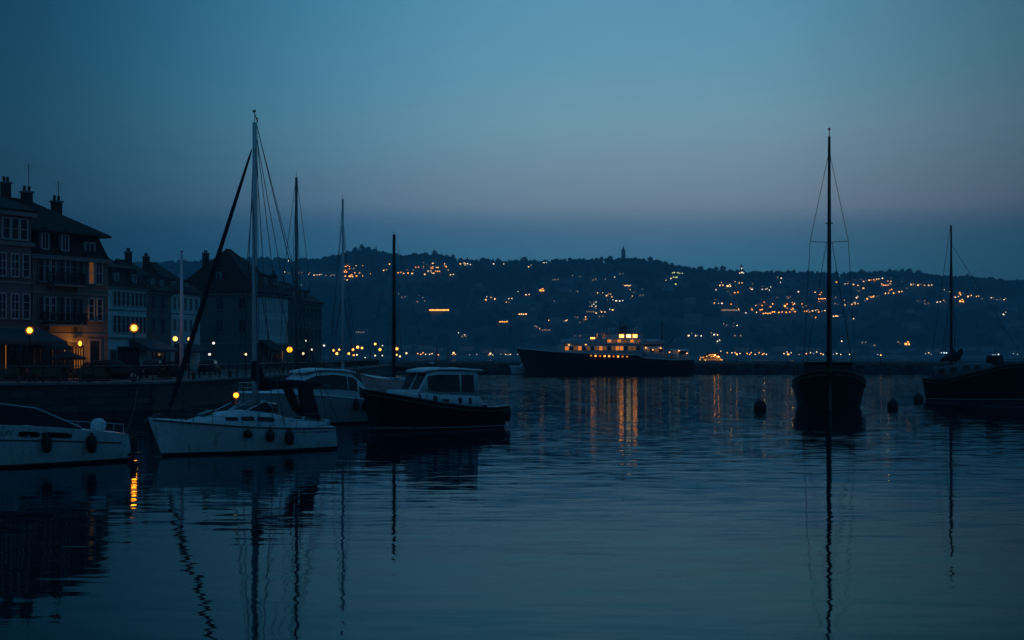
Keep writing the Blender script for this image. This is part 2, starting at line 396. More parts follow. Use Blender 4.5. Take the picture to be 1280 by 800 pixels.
class Cabin:                                         # sections: (x, half width at foot, half width at top, z foot, z top)
    def __init__(s, secs): s.s = secs
    def build(s, mb, mt, rad=.08):
        rings = []
        for x, wb, wt, z0, z1 in s.s:
            r = min(rad, (z1 - z0) * .45, wt * .45)
            k = 1 - r / (z1 - z0); we = lerp(wb, wt, k)
            ring = [(x, -wb, z0), (x, -we, z1 - r), (x, -lerp(we, wt - r, .45), z1 - r * .3), (x, -wt + r, z1), (x, 0, z1 + .03), (x, wt - r, z1), (x, lerp(we, wt - r, .45), z1 - r * .3), (x, we, z1 - r), (x, wb, z0)]
            rings.append(ring)
        mb.loft(rings, mt)
    def side(s, x, f, sd, out):
        for a, b in zip(s.s, s.s[1:]):
            lo, hi = (a, b) if a[0] < b[0] else (b, a)
            if lo[0] - 1e-6 <= x <= hi[0] + 1e-6:
                t = (x - lo[0]) / max(1e-6, hi[0] - lo[0]); q = [lerp(lo[i], hi[i], t) for i in range(5)]
                return Vector((x, sd * (lerp(q[1], q[2], f) + out), lerp(q[3], q[4], f)))
    def panel(s, mb, x0, x1, f0, f1, sd, mt, out=.012, n=6, round_ends=True):
        top, bot = [], []
        for i in range(n + 1):
            x = lerp(x0, x1, i / n); sh = .22 if round_ends and i in (0, n) else 0
            bot.append(s.side(x, lerp(f0, f1, sh), sd, out)); top.append(s.side(x, lerp(f1, f0, sh), sd, out))
        ins = [p - Vector((0, sd * (out + .02), 0)) for p in bot + top[::-1]]
        ol = bot + top[::-1]; k = len(ol)
        mb.add(ol + ins, [tuple(range(k)) if sd < 0 else tuple(range(k))[::-1]] + [(i, (i + 1) % k, k + (i + 1) % k, k + i) for i in range(k)], mt)

def make_fender(loc, size, label, group, topz):
    t = thing('fender', label, 'fender', loc, 0, group)
    mb = MB(); L = size
    mb.lathe([(.02, L * .62), (.05, L * .56), (.055, L * .5), (.13, L * .40), (.16, L * .2), (.165, -.0), (.15, -L * .28), (.10, -L * .40), (.04, -L * .45)], (0, 0, 0), RUBBER, 12)
    mb.build('bumper', t, True)
    MB().tube([(0, 0, L * .6), (0, .03, topz)], .014, ROPE, 5).build('rope', t)
    return t
def mast_on(root, x, z0, z1, r0, r1, mt, spreaders, beam, bowx, sternx, wire=STEEL, head=None, vane=False, forestay=True, backstay=True, wr=.011, chain_z=None, y0=0.0, lower=True):
    mb = MB(); mb.tube([(x, y0, z0), (x, y0, lerp(z0, z1, .5)), (x, y0, z1)], [r0, (r0 + r1) / 2 + .004, r1], mt, 10)
    m = mb.build('mast', root, True)
    hz = head or z1 - .15; cz = chain_z or 1.0
    sb = MB()
    for (z, w) in spreaders: sb.tube([(x, y0 - w, z + .06), (x, y0, z), (x, y0 + w, z + .06)], .022, mt, 6)
    if spreaders: sb.build('spreader', m)
    rg = MB()
    for sd in (-1, 1):
        pts = [(x - .12, y0 + sd * beam * .5, cz)] + [(x, y0 + sd * w, z + .06) for z, w in spreaders] + [(x, y0 + sd * r1, hz)]
        rg.tube(pts, wr, wire, 5)
        if lower:
            zz = spreaders[0][0] if spreaders else lerp(z0, hz, .55)
            rg.tube([(x + .5, y0 + sd * beam * .48, cz), (x, y0 + sd * r0, zz)], wr, wire, 5)
            rg.tube([(x - .6, y0 + sd * beam * .48, cz), (x, y0 + sd * r0, zz)], wr, wire, 5)
    if forestay: rg.tube([(bowx[0], y0, bowx[1]), (x + r1, y0, hz)], wr, wire, 5)
    if backstay: rg.tube([(sternx[0], y0, sternx[1]), (x - r1, y0, z1 - .05)], wr, wire, 5)
    rg.build('standing_rigging', root)
    if vane:
        v = MB(); v.tube([(x, y0, z1), (x, y0, z1 + .28)], .014, STEEL, 5); v.tube([(x - .3, y0 - .34, z1 + .14), (x + .2, y0 + .30, z1 + .34)], .018, STEEL, 5)
        v.box((x + .2, y0 + .32, z1 + .36), (.05, .16, .07), STEEL); v.tube([(x - .3, y0 - .34, z1 + .08), (x - .3, y0 - .34, z1 + .26)], .03, STEEL, 6)
        v.build('wind_vane', m)
    return m
def yaw_between(stern, bow): return math.atan2(bow.y - stern.y, bow.x - stern.x)
def world_of(o, p):
    return Matrix.Translation(o.location) @ Matrix.Rotation(o.rotation_euler.z, 4, 'Z') @ Vector(p)
def letters(txt, loc, rot, size, mt, parent, name='lettering'):
    c = bpy.data.curves.new(name, 'FONT'); c.body = txt; c.size = size; c.extrude = .004; c.align_x = 'CENTER'; c.shear = .25
    o = bpy.data.objects.new(name, c); COL.objects.link(o)
    dg = bpy.context.evaluated_depsgraph_get(); me = bpy.data.meshes.new_from_object(o.evaluated_get(dg))
    bpy.data.objects.remove(o); me.materials.clear(); me.materials.append(mt)
    q = bpy.data.objects.new(name, me); COL.objects.link(q); q.parent = parent; q.location = loc; q.rotation_euler = rot
    return q

# --- white sailing yacht, nearest masted boat
def white_sloop():
    bow, st = at(203, HY, 50.2), at(410, HY, 54.6)
    c = (bow + st) / 2; c.z = 0; L = (bow - st).length; yaw = yaw_between(st, bow)
    r = thing('sailing_yacht', 'white sailing yacht with tall pale mast, dark furled jib and three fenders along its side', 'sailing yacht', c, yaw)
    H = Hull(L, 2.5, [(0, .86), (.3, .90), (.6, 1.02), (.85, 1.2), (1, 1.33)], [(0, .72), (.12, .84), (.3, .97), (.5, 1), (.68, .86), (.82, .58), (.92, .29), (1, .0)], .55, -.28)
    mb = MB(); H.skin(mb, WHITE, stripe=None, fr=(.25, .5, .66, .70, .92, .955, 1.0)[:6] + (1.0,)); h = mb.build('hull', r, True)
    mb = MB(); H.rail(mb, NAVY, .024, -.045, .02, .985, frac=None); mb.build('rubbing_strake', h)
    mb = MB(); H.rail(mb, NAVY, .008, 0, .02, .40, frac=.80, sides=(1, -1)); mb.build('cove_stripe', h)
    mb = MB(); H.deck(mb, WHITE, 0, .05); mb.build('deck', r, True)
    C = Cabin([(-1.5, .80, .66, .86, 1.10), (-.7, .86, .70, .9, 1.46), (0.3, .88, .70, .95, 1.54), (1.3, .72, .55, 1.05, 1.47), (2.0, .50, .34, 1.12, 1.34), (2.45, .30, .15, 1.18, 1.24)])
    mb = MB(); C.build(mb, WHITE, .12); cab = mb.build('cabin', r, True)
    for sd in (1, -1):
        for x0, x1 in ((-.62, .10), (.22, .72), (.84, 1.30)):
            mb = MB(); C.panel(mb, x0, x1, .36, .66, sd, GLASS, .014, 10); mb.build('cabin_window', cab)
    mb = MB(); C2 = Cabin([(-.9, .62, .5, 1.36, 1.78), (-.45, .64, .5, 1.46, 1.84), (.35, .55, .35, 1.5, 1.58)]); C2.build(mb, GLASS, .1); ws = mb.build('windscreen', r, True)
    mb = MB()
    for sd in (-1, 1):
        mb.tube([(.42, sd * .55, 1.54), (-.42, sd * .50, 1.88)], .025, WHITE, 6); mb.tube([(-.42, sd * .50, 1.88), (-.95, sd * .55, 1.42)], .025, WHITE, 6)
        mb.tube([(1.2, sd * .45, 1.5), (.55, sd * .3, 1.82)], .02, WHITE, 6)
    mb.tube([(-.42, -.5, 1.88), (-.42, .5, 1.88)], .025, WHITE, 6); mb.build('windscreen_frame', ws)
    mb = MB()                                         # coaming, seats, lockers and outboard bracket aft
    for sd in (-1, 1):
        mb.loft([[(-1.0, sd * .80, .88), (-1.0, sd * .80, 1.26), (-1.0, sd * .66, 1.28), (-1.0, sd * .66, .88)], [(-2.9, sd * .76, .86), (-2.9, sd * .76, 1.0), (-2.9, sd * .64, 1.02), (-2.9, sd * .64, .86)]], WHITE)
    mb.box((-2.2, 0, .98), (.5, 1.0, .2), WHITE2); mb.box((-3.1, .3, 1.0), (.3, .35, .24), WHITE2, taper=.8); mb.build('cockpit_coaming', r, True)
    mb = MB(); xm = -.35 + .1
    mast_on(r, xm, 1.6, 12.15, .105, .08, ALU, [], 2.3, (L / 2 + .45, 1.4), (-L / 2, 1.0), head=11.2, vane=True, forestay=False, chain_z=.98, wr=.016)
    mb = MB()
    for sd in (-1, 1): mb.tube([(-L / 2 + .1, sd * .9, 1.0), (-1.2, sd * .3, 6.6), (xm - .08, 0, 11.6)], .014, STEEL, 5); mb.tube([(xm + .35, sd * 1.0, 1.0), (xm + .08, 0, 9.4)], .013, STEEL, 5)
    mb.tube([(xm - .13, .05, 2.5), (xm - .10, .05, 12.0)], .010, ROPE, 5); mb.tube([(-3.2, .1, 2.4), (xm - .1, 0, 12.0)], .010, ROPE, 5); mb.build('running_rigging', r)
    jb = MB(); a = Vector((L / 2 - .22, 0, 1.5)); b = Vector((xm + .12, 0, 11.15))
    jb.tube([a, lerp(a, b, .03), lerp(a, b, .12), lerp(a, b, .4), lerp(a, b, .8), lerp(a, b, .97), b], [.03, .065, .098, .09, .066, .04, .02], FABRIC, 10); jb.build('furled_jib', r, True)
    mb = MB(); mb.tube([(xm - .1, 0, 2.32), (-3.3, .1, 2.38)], .055, GREYMAST, 8); boom = mb.build('boom', r, True)
    mb = MB()
    mb.tube([(xm + .02, 0, 3.35), (xm - .06, .0, 3.1), (xm - .12, 0, 2.75), (xm - .3, 0, 2.52), (-1.2, .02, 2.50), (-2.2, .05, 2.47), (-3.1, .09, 2.44)], [.10, .20, .26, .25, .19, .15, .08], FABRIC, 10); mb.build('sail_cover', r, True)
    mb = MB(); mb.prism([(-2.55, 2.4), (-2.1, 2.42), (-2.2, 1.7), (-2.3, 1.25), (-2.95, 1.1), (-2.8, 1.6)], -.05, .25, FABRIC)
    mb.prism([(-1.9, 2.42), (-1.55, 2.42), (-2.0, 1.5), (-2.45, 1.15), (-2.6, 1.2), (-2.2, 1.7)], -.3, -.12, FABRIC); mb.build('cockpit_cover', r)
    mb = MB()
    p0 = H.P(.99, 1.33, 1); 
    for sd in (-1, 1):
        pts = [H.P(t, H.zs(t), sd, -.06) for t in (.84, .92, .985)]
        mb.tube([pts[0], pts[0] + Vector((0, 0, .40)), pts[1] + Vector((0.05, 0, .44)), pts[2] + Vector((.2, -sd * .02, .47))], .014, STEEL, 6)
        mb.tube([pts[1], pts[1] + Vector((0.05, 0, .44))], .012, STEEL, 6)
    mb.tube([H.P(.985, 1.32, 1, -.06) + Vector((.2, 0, .47)), H.P(.985, 1.32, -1, -.06) + Vector((.2, 0, .47))], .014, STEEL, 6)
    H.stanchions(mb, STEEL, (.14, .3, .46, .62, .76, .84), .5, .008); mb.build('guard_rail', r)
    mb = MB(); mb.box((1.75, 0, 1.47), (.5, .5, .07), GLASS, ry=.3); mb.build('deck_hatch', cab)
    for x_, y_ in ((-1.35, .72), (-1.35, -.72), (-1.9, .70)):
        mb = MB(); mb.lathe([(.09, 0), (.07, .06), (.06, .12), (.085, .17), (.03, .18)], (x_, y_, 1.10), STAIN, 10); mb.build('winch', r, True)
    for t_ in (.10, .88):
        mb = MB(); q = H.P(t_, H.zs(t_), 1, -.14); mb.box((q.x, q.y, q.z + .07), (.24, .04, .03), STAIN); mb.box((q.x, q.y, q.z + .03), (.06, .04, .06), STAIN); mb.build('cleat', r)
    mb = MB()
    for k in range(4): mb.tube([(-2.2 + (.17 - .02 * k) * math.cos(a), -.2 + (.17 - .02 * k) * math.sin(a), 1.09 + .03 * k) for a in [i * math.pi / 8 for i in range(17)]], .018, ROPE, 5, False)
    mb.build('coiled_rope', r)
    mb = MB(); mb.box((L / 2 + .25, 0, 1.42), (.34, .12, .1), STEEL, ry=.3); mb.tube([(L / 2 + .2, 0, 1.4), (L / 2 + .62, 0, 1.3), (L / 2 + .7, .1, 1.18)], .03, STEEL, 6); mb.build('anchor', r)
    mb = MB(); mb.box((-L / 2 + .1, -.55, .55), (.26, .34, .55), RUBBER, taper=.8); mb.tube([(-L / 2 - .1, -.55, .5), (-L / 2 - .22, -.55, -.3)], .09, RUBBER, 8); mb.build('outboard_motor', r)
    tt = .115; p = H.P(tt, .66, 1, .012); ang = (H.P(tt + .1, .66, 1) - H.P(tt - .1, .66, 1))
    letters('ZH 431', p, (R(90), 0, math.atan2(ang.y, ang.x) + math.pi), .2, NAVY, h)
    for k, (t, z, s_) in enumerate(((.60, .72, .30), (.475, .62, .46), (.355, .52, .58))):
        q = H.P(t, z, 1, .15)
        make_fender(world_of(r, q), s_, ['small dark fender nearest the bow of the white sailing yacht', 'dark fender in the middle of the three on the white sailing yacht', 'largest dark fender hanging nearest the stern of the white sailing yacht'][k], 'fenders of the white sailing yacht', H.zs(t) - z + .04)

# --- white express cruiser behind the yacht
def express_cruiser():
    st, bow = at(458, HY, 76.5), at(322, HY, 71.5)
    c = (bow + st) / 2; c.z = 0; L = (bow - st).length + 1.2; yaw = yaw_between(st, bow)
    r = thing('motor_cruiser', 'white hardtop motor cruiser with long dark side windows behind the white sailing yacht', 'motor cruiser', c, yaw)
    H = Hull(L, 2.9, [(0, 1.25), (.25, 1.3), (.5, 1.5), (.8, 1.68), (1, 1.72)], [(0, .86), (.2, .97), (.45, 1), (.65, .93), (.82, .66), (.93, .32), (1, 0)], .8, -.12)
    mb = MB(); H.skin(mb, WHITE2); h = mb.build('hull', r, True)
    mb = MB(); H.rail(mb, WHITE, .045, -.02); mb.build('rub_rail', h)
    mb = MB(); H.deck(mb, WHITE, 0, .08); mb.build('deck', r, True)
    C = Cabin([(-2.75, 1.28, 1.24, 1.25, 1.42), (-2.35, 1.26, 1.12, 1.25, 2.15), (-1.7, 1.26, 1.02, 1.28, 2.62), (-.5, 1.24, .98, 1.34, 2.78), (.6, 1.16, .9, 1.42, 2.70), (1.35, 1.02, .78, 1.5, 2.35), (2.15, .8, .6, 1.58, 1.85), (2.5, .6, .45, 1.62, 1.72)])
    mb = MB(); C.build(mb, WHITE, .14); cab = mb.build('superstructure', r, True)
    for sd in (1, -1):
        mb = MB(); C.panel(mb, -1.30, 1.62, .34, .86, sd, GLASS, .045, 30, False); mb.build('side_window', cab)
        mb = MB(); C.panel(mb, -1.95, -1.40, .34, .86, sd, GLASS, .02, 14, False); mb.build('side_window', cab)
        mb = MB(); C.panel(mb, -2.30, -2.08, .30, .62, sd, GLASS, .014, 3, False); mb.build('quarter_window', cab)
    mb = MB(); mb.add([(1.42, -.74, 2.32), (1.42, .74, 2.32), (2.16, .58, 1.87), (2.16, -.58, 1.87), (1.40, -.74, 2.26), (1.40, .74, 2.26), (2.1, .58, 1.8), (2.1, -.58, 1.8)], [(0, 1, 2, 3)[::-1], (0, 1, 5, 4), (1, 2, 6, 5), (2, 3, 7, 6), (3, 0, 4, 7)], GLASS); mb.build('windshield', cab)
    mb = MB(); Cabin([(-2.0, 1.02, .94, 2.64, 2.72), (-1.2, 1.06, 1.0, 2.74, 2.84), (0, 1.02, .96, 2.80, 2.90), (.9, .86, .8, 2.72, 2.79), (1.1, .7, .66, 2.66, 2.72)]).build(mb, WHITE, .05); mb.build('hardtop', r, True)
    mb = MB(); H.stanchions(mb, STAIN, (.50, .6, .7, .8, .9, .97), .5, .012)
    H.stanchions(mb, STAIN, (.02, .08, .15, .22), .55, .014); mb.build('guard_rail', r)
    mb = MB(); mb.box((-L / 2 - .25, 0, .34), (.7, 2.4, .1), WHITE2); mb.box((-L / 2 + .25, 0, 1.36), (.5, 2.0, .26), WHITE, taper=.9); mb.build('bathing_platform', r)
    for k, (t, z, s_) in enumerate(((.30, .95, .62), (.22, .92, .66), (.13, .90, .60), (.05, .86, .5))):
        q = H.P(t, z, 1, .16)
        make_fender(world_of(r, q), s_, 'dark fender, number %s from the stern of the hardtop cruiser' % ['four', 'three', 'two', 'one'][k], 'fenders at the stern of the hardtop cruiser', H.zs(t) - z + .04)

# --- dark cabin boat with white wheelhouse
def dark_cabin_boat():
    bow, st = at(462, HY, 66.5), at(621, HY, 71.5)
    c = (bow + st) / 2; c.z = 0; L = (bow - st).length; yaw = yaw_between(st, bow)
    r = thing('cabin_boat', 'dark hulled cabin boat with white wheelhouse moored in the middle of the harbour', 'cabin boat', c, yaw)
    H = Hull(L, 2.7, [(0, 1.02), (.15, .98), (.35, 1.05), (.6, 1.3), (.85, 1.66), (1, 1.93)], [(0, .62), (.08, .80), (.25, .96), (.5, 1), (.7, .9), (.85, .64), (.95, .3), (1, .0)], .38, .12)
    mb = MB(); H.skin(mb, NAVY, fr=(.25, .5, .74, .80, .93, 1.0)); h = mb.build('hull', r, True)
    mb = MB(); H.rail(mb, TEAK, .035, -.16, .0, 1.0); H.rail(mb, NAVY, .045, .03, 0, 1); mb.build('rubbing_strake', h)
    mb = MB(); H.rail(mb, WHITE2, .018, 0, .0, 1, frac=.09); mb.build('boot_stripe', h)
    mb = MB(); H.deck(mb, PALEFAB, .08, .05); mb.build('deck', r, True)
    C0 = Cabin([(-2.1, 1.02, 1.0, .95, 1.36), (-1.9, 1.04, 1.02, .95, 1.62), (0, 1.06, 1.0, 1.05, 1.72), (1.2, .98, .9, 1.2, 1.82), (2.0, .76, .66, 1.42, 1.90), (2.7, .42, .34, 1.62, 1.92)])
    mb = MB(); C0.build(mb, WHITE, .08); cab = mb.build('cabin_trunk', r, True)
    for sd in (1, -1):
        for x0, x1, m_ in ((1.5, 1.62, BLACKM), (.62, .86, GLASS), (-.05, .38, GLASS), (-.82, -.60, GLASS), (-1.42, -1.24, GLASS)):
            mb = MB(); C0.panel(mb, x0, x1, .40 if x1 - x0 > .3 else .32, .62 if x1 - x0 > .3 else .78, sd, m_); mb.build('porthole', cab)
    C = Cabin([(-1.85, 1.0, .94, 1.6, 2.78), (-1.0, 1.0, .92, 1.66, 2.82), (-.9, 1.0, .92, 1.66, 2.82), (.5, .97, .86, 1.7, 2.84), (1.05, .90, .78, 1.76, 2.74), (1.55, .80, .64, 1.8, 1.92)])
    mb = MB(); C.build(mb, WHITE, .06); wh = mb.build('wheelhouse', r, True)
    for sd in (1, -1):
        for x0, x1 in ((-1.58, -.86), (-.70, 1.10)):
            mb = MB(); C.panel(mb, x0, x1, .12, .84, sd, GLASS, .04, 30, False); mb.build('side_window', wh)
    for y0, y1 in ((-.76, -.06), (.06, .76)):
        mb = MB(); f = lambda x, y, z: Vector((x + .02, y, z + .02))
        mb.poly([f(1.08, y0 * .98, 2.70), f(1.08, y1 * .98, 2.70), f(1.54, y1 * .84, 1.93), f(1.54, y0 * .84, 1.93)], GLASS); mb.build('windscreen', wh)
    mb = MB(); Cabin([(-2.15, 1.04, .98, 2.80, 2.87), (-1, 1.06, 1.0, 2.86, 2.95), (.4, .98, .92, 2.88, 2.97), (1.15, .84, .8, 2.80, 2.88), (1.3, .7, .66, 2.76, 2.80)]).build(mb, WHITE, .04); rf = mb.build('wheelhouse_roof', r, True)
    mb = MB(); mb.tube([(.3, .1, 2.96), (.3, .1, 3.18)], .02, STEEL, 6); mb.lathe([(.10, 0), (.12, .05), (.06, .10)], (.3, .1, 3.16), WHITE2, 10); mb.tube([(-1.2, -.3, 2.95), (-1.25, -.3, 4.1)], .009, STEEL, 5); mb.box((-.2, .4, 2.99), (.5, .05, .05), STEEL); mb.build('roof_fittings', rf)
    mb = MB(); H.rail(mb, WHITE, .05, .06, 0.0, .22); mb.build('gunwale', r)
    mb = MB(); H.stanchions(mb, STAIN, (0.0, .05, .1, .15, .2), .5, .013); mb.tube([H.P(0, 1.0, 1, -.08) + Vector((0, 0, .5)), H.P(0, 1.0, -1, -.08) + Vector((0, 0, .5))], .014, STAIN, 6)
    for q in (-.5, .0, .5): mb.tube([(-L / 2 + .1, q, .95), (-L / 2 + .1, q, 1.5)], .012, STAIN, 6)
    H.stanchions(mb, STEEL, (.72, .8, .9, .97), .34, .010, (1.0,)); mb.build('guard_rail', r)
    mb = MB(); p = H.P(.985, 1.6, 1); mb.loft([[(L / 2 + .2, -.13, 1.55), (L / 2 + .2, .13, 1.55), (L / 2 + .2, .1, 1.98), (L / 2 + .2, -.1, 1.98)], [(L / 2 + .46, -.09, 1.6), (L / 2 + .46, .09, 1.6), (L / 2 + .5, .08, 1.92), (L / 2 + .5, -.08, 1.92)]], RUBBER); mb.build('bow_fender', r, True)
    make_fender(world_of(r, (-L / 2 - .28, .5, .62)), .85, 'long dark fender hanging over the stern of the dark cabin boat', None, .5)

# --- white cruiser cut by the left edge
def near_cruiser():
    st, bow = at(150, HY, 48.6), at(-120, HY, 43.2)
    c = (bow + st) / 2; c.z = 0; L = (bow - st).length; yaw = yaw_between(st, bow)
    r = thing('motorboat', 'low white motorboat with dark folded canopy at the left edge of the harbour', 'motorboat', c, yaw)
    H = Hull(L, 2.7, [(0, .92), (.12, 1.0), (.4, 1.22), (.7, 1.4), (1, 1.5)], [(0, .78), (.08, .9), (.3, 1), (.55, 1), (.75, .85), (.9, .45), (1, 0)], .8, -.36)
    mb = MB(); H.skin(mb, WHITE, fr=(.25, .5, .62, .64, .66, 1.0)); h = mb.build('hull', r, True)
    mb = MB(); H.rail(mb, NAVY, .022, 0, .06, 1.0, frac=.66); mb.build('rub_rail', h)
    mb = MB(); H.deck(mb, WHITE, 0, .05); mb.build('deck', r, True)
    for x0, x1 in ((-.32, .02), (.04, .26)):
        for sd in (1, -1):
            mb = MB(); pts = []
            lo, hi = .74, .88
            for i in range(7): 
                t = .34 + (x0 + .32) * .42 + (x1 - x0) * .42 * i / 6; k = .03 if i in (0, 6) else 0
                pts.append((t, lo + k))
            for i in range(7)[::-1]:
                t = .34 + (x0 + .32) * .42 + (x1 - x0) * .42 * i / 6; k = .03 if i in (0, 6) else 0
                pts.append((t, hi - k))
            ol = [H.P(t, f * H.zs(t), sd, .012) for t, f in pts]; mb.poly(ol if sd < 0 else ol[::-1], GLASS); mb.build('hull_window', h)
    C = Cabin([(-2.0, .95, .85, .95, 1.12), (-1.2, 1.0, .9, 1.05, 1.2), (0.2, 1.0, .86, 1.2, 1.38), (2.0, .8, .6, 1.34, 1.52), (3.0, .4, .3, 1.4, 1.46)])
    mb = MB(); C.build(mb, WHITE, .06); mb.build('coaming', r, True)
    C = Cabin([(-1.75, .9, .86, 1.08, 1.16), (-1.0, .94, .8, 1.14, 1.55), (-.2, .94, .72, 1.2, 1.86), (1.0, .9, .7, 1.3, 2.02), (1.7, .8, .62, 1.38, 1.92), (2.4, .66, .5, 1.42, 1.46)])
    mb = MB(); C.build(mb, FABRIC, .1); cv = mb.build('canopy', r, True)
    mb = MB()
    for sd in (-1, 1): mb.tube([(-1.72, sd * .9, 1.2), (-.2, sd * .76, 1.86), (1.0, sd * .73, 2.03)], .02, STAIN, 6); mb.tube([(2.4, sd * .6, 1.46), (1.7, sd * .64, 1.94)], .02, STAIN, 6)
    mb.build('canopy_frame', cv)
    mb = MB(); mb.lathe([(.05, -.26), (.18, -.19), (.26, -.02), (.245, .11), (.15, .22), (.03, .26)], (-L / 2 + 1.15, .55, 1.2), WHITE, 14); mb.build('stern_float', r, True)
    mb = MB(); mb.box((-L / 2 - .02, 0, .22), (.5, 1.9, .08), NAVY); mb.build('bathing_platform', r)
    mb = MB(); H.stanchions(mb, STAIN, (.03, .1, .17), .3, .012, (1.0,)); mb.build('guard_rail', r)
    mb = MB(); mb.box((-L / 2 - .35, .1, .45), (.3, .4, .6), RUBBER, taper=.75); mb.tube([(-L / 2 - .35, .1, .2), (-L / 2 - .45, .1, -.3)], .1, RUBBER, 8); mb.build('outboard_motor', r)
    tt = .66; p = H.P(tt, .82 * H.zs(tt), 1, .012); ang = H.P(tt + .1, 1, 1) - H.P(tt - .1, 1, 1)
    letters('BLAUN', p + Vector((0, 0, -.07)), (R(90), 0, math.atan2(ang.y, ang.x) + math.pi), .26, mat('lettering_grey', (.16, .17, .18), .6), h)
    for k, (t, z) in enumerate(((.463, .72), (.243, .64))):
        q = H.P(t, z, 1, .15)
        make_fender(world_of(r, q), .62, ['dark fender below the hull windows of the low white motorboat', 'dark fender near the stern of the low white motorboat'][k], 'fenders of the low white motorboat', H.zs(t) * .9 - z)

# --- dark wooden cutter seen bow on
def bow_on_cutter():
    p = at(1036, HY, 99); yaw = R(-101.5)
    r = thing('wooden_cutter', 'broad dark wooden sailing cutter with one tall mast seen bow on', 'sailing cutter', (p.x, 99, 0), yaw)
    L = 10.0
    H = Hull(L, 5.0, [(0, 1.9), (.25, 1.62), (.5, 1.72), (.75, 2.05), (.92, 2.42), (1, 2.62)], [(0, .6), (.12, .82), (.35, 1), (.6, .98), (.78, .86), (.90, .64), (.965, .40), (1, 0.03)], .7, .2, zk=-1.3, vb=.55, vm=.20)
    mb = MB(); H.skin(mb, BLACKH, fr=(.25, .5, .70, .80, .90, 1.0)); h = mb.build('hull', r, True)
    mb = MB(); H.rail(mb, TEAK, .05, -.28, 0, .995); H.rail(mb, TEAK, .06, .02, 0, 1.0); mb.build('rubbing_strake', h)
    mb = MB(); H.deck(mb, TEAK, .25, .12); mb.build('deck', r, True)
    mb = MB(); mb.box((L / 2 + .38, 0, 1.2), (.10, .16, 3.0), TEAK, ry=-.2); mb.build('stem_post', r)
    C = Cabin([(-3.2, 1.75, 1.68, 1.6, 3.02), (.2, 1.85, 1.72, 1.6, 3.12), (.9, 1.8, 1.6, 1.65, 2.9)])
    mb = MB(); C.build(mb, BLACKH, .1); dk = mb.build('deckhouse', r, True)
    for y in (-1.2, -.4, .4, 1.2):
        mb = MB(); mb.box((.915, y, 2.5), (.02, .55, .42), GLASS); mb.build('deckhouse_window', dk)
    mb = MB(); Cabin([(-3.3, 1.78, 1.72, 3.04, 3.14), (1.0, 1.82, 1.7, 3.14, 3.24)]).build(mb, WHITE2, .05); mb.build('deckhouse_roof', r)
    mast_on(r, 1.55, 1.9, 18.6, .19, .09, WOOD, [(11.35, 1.28)], 3.6, (L / 2 + .6, 2.7), (-L / 2, 2.1), head=17.2, chain_z=1.9, wr=.02)
    mb = MB(); mb.tube([(1.55, 0, 18.6), (1.55, 0, 19.05)], .03, WOOD, 6); mb.lathe([(.02, 0), (.08, .05), (.08, .16), (.02, .2)], (1.55, 0, 19.0), BLACKM, 8); mb.box((1.55, 0, 12.65), (.3, .5, .06), WOOD); mb.build('masthead_light', r)
    mb = MB(); mb.tube([(1.3, 0, 3.45), (-3.8, 0, 3.6)], .10, WOOD, 8); mb.tube([(1.2, 0, 3.75), (-1, 0, 3.75), (-3.6, 0, 3.7)], [.2, .2, .1], FABRIC, 8); mb.build('boom', r, True)
    mb = MB(); H.stanchions(mb, BLACKM, (.2, .34, .48, .62, .74, .84), .62, .014); mb.build('guard_rail', r)
    mb = MB(); mb.box((3.3, 0, 2.3), (.5, .5, .35), BLACKM); mb.tube([(3.3, -.45, 2.4), (3.3, .45, 2.4)], .1, BLACKM, 8); mb.build('anchor_winch', r)

